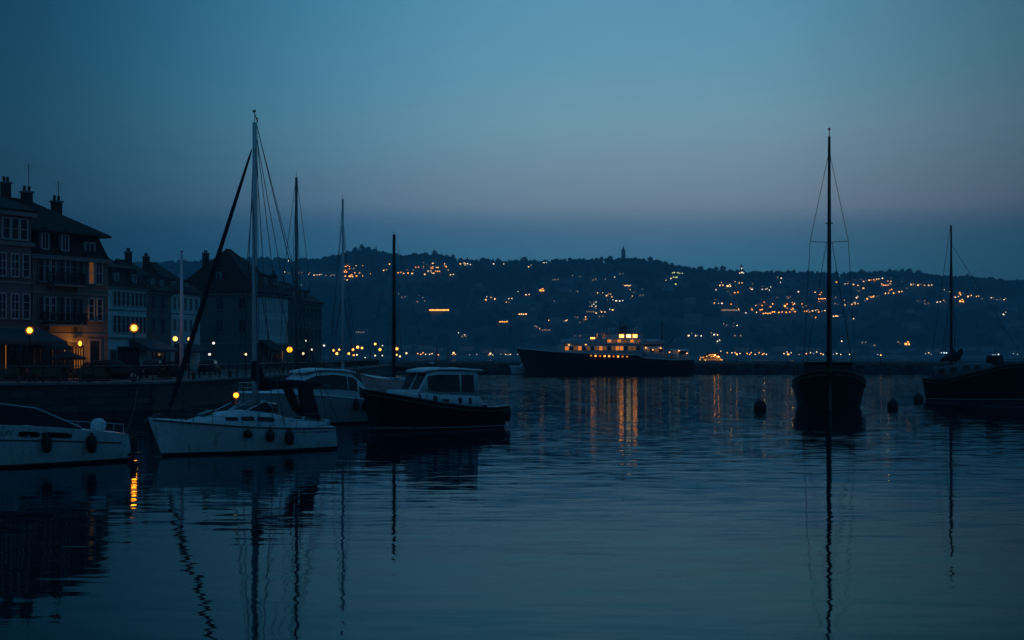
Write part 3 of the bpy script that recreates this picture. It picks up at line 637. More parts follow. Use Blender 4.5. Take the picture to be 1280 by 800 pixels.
# --- dark gaff boat at the right edge
def right_cutter():
    st, bow = at(1161, HY, 117), at(1284, HY, 112)
    c = (bow + st) / 2; c.z = 0; L = (bow - st).length; yaw = yaw_between(st, bow)
    r = thing('sailing_boat', 'dark wooden sailing boat with high bow and pale cabin at the right edge', 'sailing boat', c, yaw)
    H = Hull(L, 3.1, [(0, 1.75), (.12, 1.62), (.3, 1.75), (.55, 2.25), (.8, 2.8), (1, 3.0)], [(0, .6), (.1, .8), (.35, 1), (.6, 1), (.8, .8), (.92, .45), (1, .02)], .15, .1, zk=-.6)
    mb = MB(); H.skin(mb, BLACKH); h = mb.build('hull', r, True)
    mb = MB(); H.rail(mb, TEAK, .04, -.22); H.rail(mb, TEAK, .045, .02); mb.build('rubbing_strake', h)
    mb = MB(); H.rail(mb, WHITE2, .022, 0, .0, 1, frac=.05); mb.build('boot_stripe', h)
    mb = MB(); H.deck(mb, TEAK, .2, .08); mb.build('deck', r, True)
    C = Cabin([(-3.3, .9, .85, 1.5, 2.62), (-2.2, .95, .88, 1.55, 2.78), (-.9, 1.0, .9, 1.8, 2.95), (.9, .95, .85, 2.0, 3.0), (1.6, .8, .7, 2.3, 2.95)])
    mb = MB(); C.build(mb, mat('dull_cabin_paint', (.17, .19, .21), .6), .08); cab = mb.build('cabin', r, True)
    for x0, x1 in ((-2.9, -2.3), (-1.9, -1.3), (-.8, -.2), (.1, .6)):
        for sd in (-1, 1):
            mb = MB(); C.panel(mb, x0, x1, .5, .85, sd, GLASS); mb.build('cabin_window', cab)
    mb = MB(); mb.box((-3.32, 0, 2.05), (.03, .6, .9), GLASS); mb.build('companionway_door', cab)
    mb = MB(); Cabin([(1.0, .7, .66, 2.85, 3.62), (1.9, .7, .6, 2.85, 3.6)]).build(mb, BLACKH, .08); mb.build('pilot_house', r)
    xm = -L / 2 + L * .235
    mast_on(r, xm, 2.6, 14.2, .13, .07, WOOD, [(8.5, .42)], 2.6, (L / 2 - .1, 3.05), (-L / 2, 1.9), head=12.6, chain_z=1.8, wr=.02)
    mb = MB(); mb.tube([(xm + .05, 0, 4.3), (xm + .1, 0, 3.9), (xm + .2, 0, 3.5), (xm + .5, 0, 3.25)], [.08, .25, .34, .2], FABRIC, 9)
    mb.tube([(xm - .9, 0, 3.2), (xm - .3, 0, 3.4), (xm + .5, 0, 3.5), (xm + .8, 0, 3.9), (xm + .86, 0, 4.2)], [.1, .26, .36, .22, .05], FABRIC, 9); mb.build('furled_sail', r, True)
    mb = MB(); H.stanchions(mb, BLACKM, (.01, .06, .12, .2), .6, .014); H.stanchions(mb, BLACKM, (.7, .8, .9, .98), .45, .013); mb.build('guard_rail', r)
    mb = MB(); mb.tube([(L / 2 - .2, -.9, 2.4), (L / 2 - .05, -.75, 1.4), (L / 2 - .15, -.8, .7)], .05, BLACKM, 6); mb.tube([(L / 2 - .4, -.95, .75), (L / 2 + .05, -.7, .7)], .05, BLACKM, 6); mb.build('anchor', r)

# --- yachts moored end on behind the cruiser
def moored_yacht(px, d, top_y, mastmat, hullmat, r0, label, L=9.0, B=2.8, yaw=R(80), spreader=True, cover=None, sheerk=1.0, broad=None, vane=True, wr=.017):
    p = at(px, HY, d); z1 = zat(top_y, d)
    xm = L * .06
    r = thing('sailing_yacht', label, 'sailing yacht', (p.x - math.cos(yaw) * xm, d - math.sin(yaw) * xm, 0), yaw)
    H = Hull(L, B, [(0, 1.0 * sheerk), (.4, 1.02 * sheerk), (.8, 1.2 * sheerk), (1, 1.4 * sheerk)], [(0, .7), (.15, .86), (.4, 1), (.65, .85), (.85, .45), (1, .0)], .7, -.2)
    mb = MB(); H.skin(mb, hullmat); h = mb.build('hull', r, True)
    mb = MB(); H.rail(mb, NAVY, .025, -.04); mb.build('rubbing_strake', h)
    mb = MB(); H.deck(mb, WHITE2, 0, .06); mb.build('deck', r, True)
    C = Cabin([(-1.4, .85, .7, 1.0 * sheerk, 1.55), (0, .88, .7, 1.05 * sheerk, 1.62), (1.6, .6, .45, 1.15 * sheerk, 1.5), (2.3, .35, .2, 1.2 * sheerk, 1.28)])
    mb = MB(); C.build(mb, WHITE2, .1); cab = mb.build('cabin', r, True)
    for sd in (-1, 1):
        for x0, x1 in ((-1.1, -.3), (0.0, .8)):
            mb = MB(); C.panel(mb, x0, x1, .35, .7, sd, GLASS); mb.build('cabin_window', cab)
    mast_on(r, xm, 1.4, z1, r0, r0 * .7, mastmat, [(1.4 + (z1 - 1.4) * .55, .75)] if spreader else [], B * .8, (L / 2 + .5, 1.4 * sheerk), (-L / 2, 1.05), head=z1 - .5 if spreader else 1.4 + (z1 - 1.4) * .86, vane=False, chain_z=1.05 * sheerk, wr=wr)
    if vane:
        mb = MB(); mb.tube([(xm, 0, z1), (xm, 0, z1 + .35)], .012, STEEL, 5); mb.tube([(xm - .25, 0, z1 + .18), (xm + .2, .12, z1 + .22)], .012, STEEL, 5); mb.build('wind_vane', r)
    mb = MB(); mb.tube([(xm - .1, 0, 2.2), (xm - 3.6, 0, 2.3)], .05, mastmat, 8); mb.build('boom', r)
    mb = MB(); mb.tube([(xm - .02, 0, 3.0), (xm - .12, 0, 2.6), (xm - .4, 0, 2.42), (xm - 2, 0, 2.42), (xm - 3.5, 0, 2.4)], [.07, .16, .2, .17, .08], cover or FABRIC, 8); mb.build('sail_cover', r, True)
    mb = MB(); H.stanchions(mb, STEEL, (.04, .2, .4, .6, .8, .95), .55, .010); mb.build('guard_rail', r)
    return r

# --- the passenger ship at the breakwater
def passenger_ship():
    bow, st = at(659, HY, 283), at(862, HY, 286)
    c = (bow + st) / 2; c.z = 0; L = (bow - st).length; yaw = yaw_between(st, bow)
    r = thing('passenger_ship', 'dark hulled passenger ship with lit orange cabin windows lying at the breakwater', 'passenger ship', c, yaw)
    def X(px): return L / 2 - (px - 657) / (862 - 657) * L
    def Z(py): return zat(py, 284.5)
    H = Hull(L, 7.0, [(0, 3.0), (.12, 2.9), (.30, 3.3), (.34, 3.9), (.6, 4.1), (.85, 4.6), (1, 5.25)], [(0, .55), (.06, .8), (.2, 1), (.6, 1), (.8, .78), (.92, .4), (1, .02)], 2.2, .2, zk=-.8)
    mb = MB(); H.skin(mb, BLACKH, n=36); h = mb.build('hull', r, True)
    mb = MB(); H.rail(mb, WHITE, .13, .0, .3, 1.0); H.rail(mb, NAVY, .06, -.9, .05, .95); mb.build('bulwark_rail', h)
    mb = MB(); H.deck(mb, TEAK, .1, .1); mb.build('deck', r, True)
    y = 3.52
    # row of lit lower-deck ports
    for k in range(9):
        px = 734 + k * 5.6; x = X(px); t = (x + L / 2) / L
        q = H.P(t, H.zs(t) - .42, 1, .02)
        mb = MB(); mb.box((x, q.y + .0, q.z), (.34, .10, .30), emit('ship_port_light', (1, .34, .08), 3) if k in (1, 3, 4, 6) else SHIPL); mb.build('lit_port', h)
    # main saloon tier
    def tier(x0, x1, zb, zt, w, mt, name, par, nose):
        secs = [(x0, w, w * .97, zb, zt), (x1 - nose, w, w * .97, zb, zt), (x1 - nose * .4, w * .82, w * .78, zb, zt), (x1, w * .5, w * .45, zb, zt - .1)]
        C = Cabin(secs); mb = MB(); C.build(mb, mt, .12); return C, mb.build(name, par, True)
    C1, s1 = tier(X(800), X(696), 3.95, 6.0, 2.85, WHITE, 'saloon', r, 5.0)
    kinds = [SHIPL, GLASS, SHIPD, SHIPL, GLASS, SHIPD, GLASS, SHIPD, SHIPL, SHIPD, GLASS, SHIPD, SHIPL, SHIPL, GLASS, SHIPD, SHIPD, GLASS]
    for k in range(18):
        x1 = X(703 + k * 5.2)
        if x1 - .66 < X(800): break
        mb = MB(); C1.panel(mb, x1 - .66, x1, .42, .80, 1, kinds[k], .02, 2, False); mb.build('saloon_window', s1)
    mb = MB(); mb.loft([[(X(803), -3.1, 6.0), (X(803), 3.1, 6.0), (X(803), 3.1, 6.14), (X(803), -3.1, 6.14)], [(X(716), -3.1, 6.02), (X(716), 3.1, 6.02), (X(716), 3.1, 6.16), (X(716), -3.1, 6.16)], [(X(699), -2.0, 5.98), (X(699), 2.0, 5.98), (X(699), 2.0, 6.12), (X(699), -2.0, 6.12)], [(X(695), -1.2, 5.96), (X(695), 1.2, 5.96), (X(695), 1.2, 6.06), (X(695), -1.2, 6.06)]], WHITE); mb.build('saloon_roof', r)
    # curved forward sun deck canopy
    C2, s2 = tier(X(752), X(699), 6.16, 7.0, 2.3, mat('ship_grey', (.5, .53, .55), .6), 'forward_house', r, 4.0)
    C3, s3 = tier(X(800), X(752), 6.16, 8.15, 2.5, WHITE, 'wheelhouse', r, 1.4)
    for k, px in enumerate((773, 782, 790)):
        x = X(px); mb = MB(); C3.panel(mb, x - .42, x + .42, .58, .88, 1, SHIPW if k != 1 else emit('ship_pale_light', (1, .45, .14), 6), .02, 2, False); mb.build('wheelhouse_window', s3)
    for k, px in enumerate((758, 764, 770, 777, 786, 794)):
        x = X(px); mb = MB(); C3.panel(mb, x - .35, x + .35, .10, .38, 1, SHIPD if k % 2 else SHIPL, .02, 2, False); mb.build('wheelhouse_window', s3)
    mb = MB(); mb.loft([[(X(803), -2.7, 8.15), (X(803), 2.7, 8.15), (X(803), 2.7, 8.27), (X(803), -2.7, 8.27)], [(X(750), -2.6, 8.17), (X(750), 2.6, 8.17), (X(750), 2.6, 8.29), (X(750), -2.6, 8.29)]], WHITE2); mb.build('wheelhouse_roof', r)
    mb = MB(); mb.box((X(738), 1.2, 7.2), (.8, .6, .28), SHIPW); mb.build('deck_light', r)
    # funnel and mast
    mb = MB(); mb.loft([[(X(777) + a * .8, b * .7, 8.28) for a, b in ((-1, -1), (1, -1), (1, 1), (-1, 1))], [(X(778) + a * .5, b * .45, 9.6) for a, b in ((-1, -1), (1, -1), (1, 1), (-1, 1))]], BLACKH); mb.build('funnel', r)
    for px, y_, z0, h_ in ((758, 1.4, 8.28, .5), (766, -1.2, 8.28, .7), (789, 1.6, 8.28, .6), (796, -1, 8.28, .9), (715, 1.2, 7.0, .5), (724, -1, 7.0, .6), (744, 1.5, 7.0, .9), (806, 1.6, 5.7, .7), (829, 1.4, 3.0, 1.0), (834, -1, 3.0, 1.5), (861, 0, 3.0, 1.2)):
        mb = MB(); mb.lathe([(.14, 0), (.14, h_), (.26, h_ + .1), (.24, h_ + .3), (.05, h_ + .36)], (X(px), y_, z0), WHITE, 8); mb.build('deck_vent', r, True)
    mb = MB()
    for x0, x1, z, w in ((752, 802, 8.28, 2.6), (716, 752, 7.0, 2.3), (705, 752, 6.14, 2.9)):
        for sd in (-1, 1):
            for q in (.5, .95): mb.tube([(X(x0), sd * w, z + q), (X(x1), sd * w, z + q)], .03, STAIN, 5)
            n = int((x1 - x0) / 6)
            for k in range(n + 1): mb.tube([(X(lerp(x0, x1, k / n)), sd * w, z - .1), (X(lerp(x0, x1, k / n)), sd * w, z + .95)], .03, STAIN, 5)
    mb.build('upper_deck_rails', r)
    for k, (px, z) in enumerate(((803, 5.3), (812, 4.9), (822, 5.2), (833, 4.4), (845, 4.7), (855, 4.2), (707, 5.85), (728, 5.9))):
        mb = MB(); mb.box((X(px), 2.7, z), (.22, .16, .18), emit('ship_deck_lamp', (1, .42, .14), 3.0)); mb.build('deck_lamp', r)
    mb = MB(); mb.tube([(X(773), 0, 8.28), (X(774), 0, 11.2)], [.16, .07], WOOD, 8); mb.tube([(X(774), -1, 10.2), (X(774), 1, 10.2)], .05, WOOD, 6); mb.box((X(774), 0, 9.6), (.5, 1.2, .12), WHITE2); mb.tube([(X(767), 0, 8.3), (X(774), 0, 10.8), (X(790), 0, 8.3)], .03, STEEL, 5); mb.build('signal_mast', r)
    # after house, boat deck, derrick
    C4, s4 = tier(X(826), X(800), 3.4, 5.6, 2.6, WHITE, 'after_house', r, .6)
    for k, px in enumerate((805, 811, 817, 822)):
        x = X(px); mb = MB(); C4.panel(mb, x - .4, x + .4, .45, .8, 1, GLASS if k % 2 else SHIPD, .02, 2, False); mb.build('after_window', s4)
    C5, s5 = tier(X(858), X(838), 2.9, 5.0, 2.2, WHITE, 'deck_house', r, .6)
    for k, px in enumerate((842, 848, 853)):
        x = X(px); mb = MB(); C5.panel(mb, x - .4, x + .4, .5, .85, 1, SHIPD if k == 0 else GLASS, .02, 2, False); mb.build('deck_house_window', s5)
    C6, s6 = tier(X(820), X(802), 5.62, 7.0, 2.2, WHITE, 'boat_deck_house', r, .5)
    for k, px in enumerate((806, 812, 817)):
        x = X(px); mb = MB(); C6.panel(mb, x - .3, x + .3, .45, .8, 1, SHIPD if k != 1 else GLASS, .02, 2, False); mb.build('boat_deck_window', s6)
    mb = MB(); H.rail(mb, WHITE, .11, .0, .0, .30); mb.build('after_bulwark', h)
    mb = MB(); mb.tube([(X(827), 0, 3.3), (X(827), 0, 10.6)], [.17, .07], WOOD, 8); mb.tube([(X(828), 0, 4.6), (X(842), 0, 7.4)], .08, WOOD, 6); mb.tube([(X(827), 0, 10.3), (X(858), 0, 5.0)], .03, STEEL, 5); mb.tube([(X(827), 0, 10.3), (X(800), 0, 6.0)], .03, STEEL, 5); mb.build('derrick_mast', r)
    mb = MB()
    for k in range(12):
        x = X(802 + k * 4.8)
        for sd in (-1, 1): mb.tube([(x, sd * 2.9, 3.0 if k > 5 else 5.6), (x, sd * 2.9, 4.0 if k > 5 else 6.6)], .03, STAIN, 5)
    for sd in (-1, 1):
        for z in (.5, 1.0): mb.tube([(X(803), sd * 2.9, 5.6 + z), (X(826), sd * 2.9, 5.6 + z)], .025, STAIN, 5); mb.tube([(X(831), sd * 2.9, 3.0 + z), (X(858), sd * 2.9, 3.0 + z)], .025, STAIN, 5)
        for z in (.5, 1.0): mb.tube([H.P(t, H.zs(t), sd, -.1) + Vector((0, 0, z)) for t in (.80, .85, .9, .95, .985)], .025, STAIN, 5)
        for t in (.80, .85, .9, .95, .985): q = H.P(t, H.zs(t), sd, -.1); mb.tube([q, q + Vector((0, 0, 1))], .03, STAIN, 5)
    mb.build('guard_rail', r)
    lb = thing('lifeboat', 'small pale lifeboat carried on the after deck of the passenger ship', 'lifeboat', world_of(r, (X(813), 2.2, 5.75)), yaw)
    HH = Hull(4.2, 1.4, [(0, .75), (.5, .6), (1, .85)], [(0, .2), (.2, .85), (.5, 1), (.8, .8), (1, 0)], .2, .1, zk=0.0)
    mb = MB(); HH.skin(mb, WHITE2, n=10, zb=.2); mb.build('hull', lb, True); mb = MB(); HH.deck(mb, PALEFAB, 0, .3, n=10); mb.build('cover', lb, True)

# --- little boats and buoys
def tender():
    st, bow = at(672, HY, 288), at(640, HY, 285)
    c = (bow + st) / 2; c.z = 0; L = (bow - st).length; yaw = yaw_between(st, bow)
    r = thing('launch', 'small white launch moored at the breakwater ahead of the passenger ship', 'launch', c, yaw)
    H = Hull(L, 1.9, [(0, 1.25), (.5, 1.3), (1, 1.7)], [(0, .7), (.3, 1), (.6, 1), (.85, .55), (1, 0)], .6, 0)
    mb = MB(); H.skin(mb, WHITE, n=14); mb.build('hull', r, True)
    mb = MB(); H.deck(mb, WHITE, 0, .08, n=14); mb.build('deck', r, True)
    C = Cabin([(-1.3, .7, .6, 1.25, 2.0), (.6, .7, .55, 1.3, 2.05), (1.3, .5, .35, 1.4, 1.5)]); mb = MB(); C.build(mb, WHITE2, .1); cb = mb.build('cabin', r, True)
    for sd in (-1, 1):
        mb = MB(); C.panel(mb, -1.1, .5, .45, .85, sd, GLASS); mb.build('cabin_window', cb)
def buoys():
    data = [(950, 92.5, .60, 'dark mooring buoy floating by itself to the left of the broad cutter'), (1116, 96.5, .55, 'dark mooring buoy floating just right of the broad cutter'), (1148, 111, .56, 'dark mooring buoy close to the stern of the right edge boat')]
    for px, d, rad, lab in data:
        p = at(px, HY, d); t = thing('mooring_buoy', lab, 'buoy', (p.x, d, 0), rnd.uniform(0, 3), 'mooring buoys on the water')
        pr = [(.02, -rad * .7)] + [(rad * math.cos(a) * (.72 if d > 110 else .68), rad * .36 + rad * .78 * math.sin(a)) for a in [R(k) for k in range(-60, 85, 12)]] + [(.03, rad * 1.16)]
        MB().lathe(pr, (0, 0, 0), RUBBER, 18).build('float', t, True)
        mb = MB(); mb.tube([(0, 0, rad * 1.1), (0, 0, rad * 1.32)], .03, STEEL, 6)
        mb.tube([(.09 * math.cos(a), 0, rad * 1.36 + .09 * math.sin(a)) for a in [k * math.pi / 6 for k in range(13)]], .022, STEEL, 6, False); mb.build('mooring_ring', t)
def distant_yachts():
    for px, d, ty, lab in ((546, 330, 426, 'far yacht mast standing behind the breakwater, left of two'), (560, 345, 419, 'taller far yacht mast behind the breakwater, right of two'), (463, 320, 428, 'far yacht mast rising among the orange quay lamps')):
        moored_yacht(px, d, ty, GREYMAST, WHITE2, .10, lab, L=8, yaw=R(15), vane=False, wr=.02)

def mooring_lines():
    def line(name_lab, a, b, sag):
        a, b = Vector(a), Vector(b); t = thing('mooring_rope', name_lab, 'rope', a, 0, 'mooring ropes of the near boats')
        pts = [Vector((0, 0, 0)).lerp(b - a, k / 10) - Vector((0, 0, sag * math.sin(math.pi * k / 10))) for k in range(11)]
        MB().tube(pts, .016, ROPE, 6).build('rope', t)
    line('slack mooring rope running from the white yacht bow back to the quay', at(205, 524, 50.4), (-21.6, 112, 1.7), 1.2)
    line('mooring rope running from the hardtop cruiser to the quay', at(338, 497, 72.5), (-21.5, 128, 1.8), .8)
    line('mooring rope running from the low white motorboat stern to the quay', at(146, 546, 48.9), (-24.2, 92.1, 1.7), .9)

def breakwater_lamps():
    for px, py, rd in ((680, 442, .17), (847, 439, .17), (805, 443, .10), (921, 443, .12), (985, 443, .11), (1101, 444, .09)):
        street_lamp(px, py, 299.5, 'slim lamp standing on the breakwater itself, throwing a thin streak on the water', rd, emit('breakwater_lamp_glow', (1, .30, .08), 12), 'lamps standing on the breakwater', 2.2)
# ------------------------------------------------------------------ quay, buildings, street things
G = 1.8                                              # height of the promenade above the lake
def build_quay():
    edge = [(-160, 78), (-62, 82), (-33, 87), (-23.6, 92), (-21.4, 121), (-21.8, 190), (-24, 262), (-23, 292)]
    mb = MB(); mb.poly([(x, y, G) for x, y in edge] + [(-23, 330, G), (-160, 330, G), (-420, 330, G), (-420, 78, G)], PAVE)
    structure(mb.build('promenade'))
    mb = MB(); cp = MB()
    for (x0, y0), (x1, y1) in zip(edge, edge[1:]):
        d = Vector((x1 - x0, y1 - y0, 0)); L = d.length; a = math.atan2(d.y, d.x); c = ((x0 + x1) / 2, (y0 + y1) / 2)
        n = Vector((math.sin(a), -math.cos(a), 0))
        mb.box((c[0] + n.x * .05, c[1] + n.y * .05, .5), (L + .1, .7, 2.5), STONE, a)
        cp.box((c[0] + n.x * .1, c[1] + n.y * .1, G + .02), (L + .2, .95, .16), CONC, a)
    w = mb.build('quay_wall'); tag(w, 'long dark stone quay wall below the waterfront promenade', 'quay wall')
    cp.build('coping', w)
    # railing on the harbour side
    rl = thing('railing', 'dark iron railing along the promenade edge above the moored boats', 'railing', (-22, 121, G + .1))
    path = [(-32, 87.6), (-24.2, 92.4), (-21.9, 121), (-22.3, 190), (-24.5, 262)]
    o = rl.location
    mb = MB()
    for (x0, y0), (x1, y1) in zip(path, path[1:]):
        for z in (.15, 1.02): mb.tube([Vector((x0, y0, G + .1 + z)) - o, Vector((x1, y1, G + .1 + z)) - o], .035 if z > 1 else .022, GREYMAST, 6)
        L = math.hypot(x1 - x0, y1 - y0); n = int(L / .32)
        for i in range(n):
            t = i / n; p = Vector((lerp(x0, x1, t), lerp(y0, y1, t), G + .1)) - o
            mb.tube([p + Vector((0, 0, .15)), p + Vector((0, 0, 1.0))], .012, BLACKM, 4, False)
    mb.build('rails', rl)
    post = None
    for (x0, y0), (x1, y1) in zip(path, path[1:]):
        L = math.hypot(x1 - x0, y1 - y0); n = max(1, int(L / 2.6))
        for i in range(n):
            t = i / n; p = Vector((lerp(x0, x1, t), lerp(y0, y1, t), G + .1)) - o
            if post is None:
                post = MB().lathe([(.06, 0), (.06, .1), (.035, .14), (.035, 1.05), (.06, 1.08), (.05, 1.16), (.01, 1.2)], (0, 0, 0), BLACKM, 8).build('post', rl)
                post.location = p
            else:
                q = post.copy(); COL.objects.link(q); q.parent = rl; q.location = p
def build_breakwater():
    mb = MB(); x0, x1, yc = -26.0, 330.0, 300.0; nx = 300
    prof = [(-7.5, -.8), (-6.2, -.1), (-5.2, .6), (-4.2, 1.2), (-3.2, 1.75), (-2.4, 2.1), (-1.6, 2.2), (2, 2.2), (4.5, 1.2), (6.5, -.8)]
    rings = []
    for i in range(nx + 1):
        x = lerp(x0, x1, i / nx); ring = []
        for k, (y, z) in enumerate(prof):
            a = .38 if k < 6 else .08
            p = Vector((x * .9, k * 1.7, 3.1)); ring.append((x + a * mnoise.noise(p), yc + y + a * 1.3 * mnoise.noise(p + Vector((9, 0, 0))), z + a * mnoise.noise(p + Vector((0, 7, 0)))))
        rings.append(ring)
    mb.loft(rings, ROCK, closed=False); b = mb.build('breakwater'); tag(b, 'low dark stone breakwater closing the harbour in front of the far shore', 'breakwater')
    mb = MB()
    for i in range(60):
        xa = lerp(x0, x1, i / 60); xb = lerp(x0, x1, (i + 1) / 60)
        mb.box(((xa + xb) / 2, yc + .4, 2.3 + .02 * (i % 2)), (xb - xa - .04, 1.6, .5), CONC)
    mb.build('parapet', b)
    # loose boulders give the water line its broken edge
    mb = MB()
    for i in range(520):
        x = rnd.uniform(x0 + 2, x1); y = yc - rnd.uniform(3.4, 7.0); s = rnd.uniform(.35, .9); z = lerp(1.7, -.15, (yc - y - 3.4) / 3.6)
        vs = []; 
        for sx, sy, sz in [(a, b_, c) for a in (-1, 1) for b_ in (-1, 1) for c in (-1, 1)]:
            vs.append((x + sx * s * rnd.uniform(.5, 1), y + sy * s * rnd.uniform(.5, 1), z + sz * s * rnd.uniform(.35, .7)))
        mb.add(vs, [(0, 1, 3, 2), (4, 6, 7, 5), (0, 4, 5, 1), (2, 3, 7, 6), (0, 2, 6, 4), (1, 5, 7, 3)], ROCK)
    q = mb.build('boulders', b); q['kind'] = 'stuff'

WINC = {}
def window_mesh(w, h, nx, ny, fm, gm, sill=True, shutters=False):
    key = (round(w, 2), round(h, 2), nx, ny, fm.name, gm.name, sill, shutters)
    if key in WINC: return WINC[key]
    mb = MB(); t = .07
    mb.box((0, -.02, h / 2), (w, .05, h), gm)
    for s in (-1, 1): mb.box((s * (w / 2 + t / 2 - .01), -.05, h / 2), (t, .14, h + 2 * t), fm)
    mb.box((0, -.052, h + t / 2 - .01), (w, .136, t), fm); mb.box((0, -.052, -t / 2 + .01), (w, .136, t), fm)
    for i in range(1, nx): mb.box((-w / 2 + w * i / nx, -.05, h / 2), (.05, .09, h - .01), fm)
    for j in range(1, ny): mb.box((0, -.048, h * j / ny), (w - .01, .07, .04), fm)
    if sill: mb.box((0, -.10, -t - .02), (w + .3, .26, .07), TRIM)
    if shutters:
        for s in (-1, 1): mb.box((s * (w / 2 + .08 + w * .24), -.07, h / 2), (w * .46, .05, h), SHUT)
    o = mb.build('window'); me = o.data; bpy.data.objects.remove(o); WINC[key] = me; return me
class House:
    def __init__(s, name, label, A, B, D, zE, wall, group=None, cat='building'):
        a, b = at(A[0], HY, A[1]), at(B[0], HY, B[1]); s.W = (b - a).length; s.D = D; s.E = zE - G
        mid = (a + b) / 2; s.rz = math.atan2(b.y - a.y, b.x - a.x)
        s.r = thing(name, label, cat, (mid.x, mid.y, G), s.rz, group)
        mb = MB(); mb.box((0, D / 2, s.E / 2), (s.W, D, s.E), wall); s.wall = mb.build('wall', s.r)
    def u(s, px, side='f'):                           # local x of a pixel column on the facade
        k = (px - CX) / F; c, sn = math.cos(s.rz), math.sin(s.rz); o = s.r.location
        return (k * o.y - o.x) / (c - k * sn)
    def win(s, u, z, w, h, nx=2, ny=2, fm=None, gm=None, face='f', sill=True, shutters=False, label=None):
        o = bpy.data.objects.new('window', window_mesh(w, h, nx, ny, fm or FRAME, gm or GLASS, sill, shutters)); COL.objects.link(o); o.parent = s.r
        z -= G
        if face == 'f': o.location = (u, 0, z)
        elif face == 'l': o.location = (-s.W / 2, u, z); o.rotation_euler.z = R(-90)
        else: o.location = (s.W / 2, u, z); o.rotation_euler.z = R(90)
        if label: o['label'] = label
        return o
    def band(s, z, h=.22, out=.12, mt=None, face=True):
        s._b = getattr(s, '_b', None) or MB()
        s._b.box((0, s.D / 2, z - G), (s.W + 2 * out, s.D + 2 * out, h), mt or TRIM)
    def done(s):
        if getattr(s, '_b', None): s._b.build('cornice', s.r)
    def hip(s, z0, z1, over=.35, inl=None, inr=None, mt=None, mb=None, ins=0.0, parent=None, name='roof'):
        w, D = s.W / 2 - ins + over, s.D; y0, y1 = ins - over, D - ins + over; ym = D / 2; z0 -= G; z1 -= G
        inl = D / 2 if inl is None else inl; inr = D / 2 if inr is None else inr
        m = MB(); th = .16
        v = [(-w, y0, z0), (w, y0, z0), (w, y1, z0), (-w, y1, z0), (-w, y0, z0 + th), (w, y0, z0 + th), (w, y1, z0 + th), (-w, y1, z0 + th), (-w + inl, ym, z1), (w - inr, ym, z1)]
        m.add(v, [(3, 2, 1, 0), (0, 1, 5, 4), (1, 2, 6, 5), (2, 3, 7, 6), (3, 0, 4, 7), (4, 5, 9, 8), (5, 6, 9), (6, 7, 8, 9), (7, 4, 8)], mt or ROOF)
        m.tube([(-w + inl, ym, z1 + .02), (w - inr, ym, z1 + .02)], .10, BRICK, 6)
        s.roof = m.build(name, parent or s.r); return s.roof
    def mansard(s, z0, z1, ins=.7, over=.25):
        z0 -= G; z1 -= G; w, D = s.W / 2, s.D
        m = MB(); a = [(-w - over, -over, z0), (w + over, -over, z0), (w + over, D + over, z0), (-w - over, D + over, z0)]
        b = [(-w + ins, ins, z1), (w - ins, ins, z1), (w - ins, D - ins, z1), (-w + ins, D - ins, z1)]
        k = [(lerp(p[0], q[0], .25), lerp(p[1], q[1], .25), lerp(z0, z1, .12)) for p, q in zip(a, b)]
        m.loft([a, k, b], ROOF); s.mroof = m.build('mansard_roof', s.r); return s.mroof
    def dormer(s, u, z, w=.8, h=1.1, y=.3, gm=None, face='f', fm=None):
        m = MB(); d = 1.5
        m.box((0, d / 2, h / 2), (w + .3, d, h), SHUT); m.prism([(-w / 2 - .28, h), (w / 2 + .28, h), (0, h + .45)], -.12, d, ROOF)
        m.box((0, -.03, h / 2), (w - .1, .04, h - .15), gm or GLASS)
        for sx in (-1, 1): m.box((sx * (w / 2 - .02), -.05, h / 2), (.09, .09, h - .06), fm or FRAME)
        m.box((0, -.05, h - .06), (w, .09, .09), fm or FRAME); m.box((0, -.05, .04), (w, .10, .09), fm or FRAME); m.box((0, -.05, h / 2), (.05, .07, h - .1), fm or FRAME)
        o = m.build('dormer', s.r)
        if face == 'f': o.location = (u, y, z - G)
        elif face == 'r': o.location = (s.W / 2 - y, u, z - G); o.rotation_euler.z = R(90)
        else: o.location = (-s.W / 2 + y, u, z - G); o.rotation_euler.z = R(-90)
    def chimney(s, u, y, z0, z1, w=.9, pots=2, aerial=None):
        m = MB(); m.box((u, y, (z0 + z1) / 2 - G), (w, .6, z1 - z0), BRICK); m.box((u, y, z1 - G + .05), (w + .18, .78, .14), CONC)
        for k in range(pots): m.lathe([(.13, 0), (.11, .4), (.13, .45)], (u - w * .3 + w * .6 * k / max(1, pots - 1), y, z1 - G + .1), BRICK, 8)
        c = m.build('chimney', s.roof)
        if aerial:
            m = MB(); zz = z1 - G; m.tube([(u + .2, y, zz), (u + .2, y, zz + aerial)], .025, STEEL, 5)
            for k in range(4): m.tube([(u - .3 + .1 * k, y, zz + aerial - .15 - .22 * k), (u + .7 - .1 * k, y, zz + aerial - .15 - .22 * k)], .012, STEEL, 4)
            m.build('aerial', s.roof)
    def balcony(s, u, z, w, d=1.0, solid=False):
        m = MB(); z -= G; m.box((u, -d / 2, z), (w, d, .16), TRIM)
        m.tube([(u - w / 2, 0, z + 1), (u - w / 2, -d, z + 1), (u + w / 2, -d, z + 1), (u + w / 2, 0, z + 1)], .035, BLACKM, 6)
        n = int(w / .11)
        for i in range(n + 1): x = u - w / 2 + w * i / n; m.box((x, -d + .02, z + .52), (.03, .03, .9), BLACKM)
        for sx in (-1, 1):
            for i in range(1, 8): m.box((u + sx * w / 2, -d * i / 8, z + .52), (.03, .03, .9), BLACKM)
        for sx in (-1, 1): m.prism([(u + sx * w * .38 - .06, z - .08), (u + sx * w * .38 + .06, z - .08), (u + sx * w * .38 + .06, z - .5), (u + sx * w * .38 - .06, z - .5)], -d * .5, 0, TRIM)
        m.build('balcony', s.r)
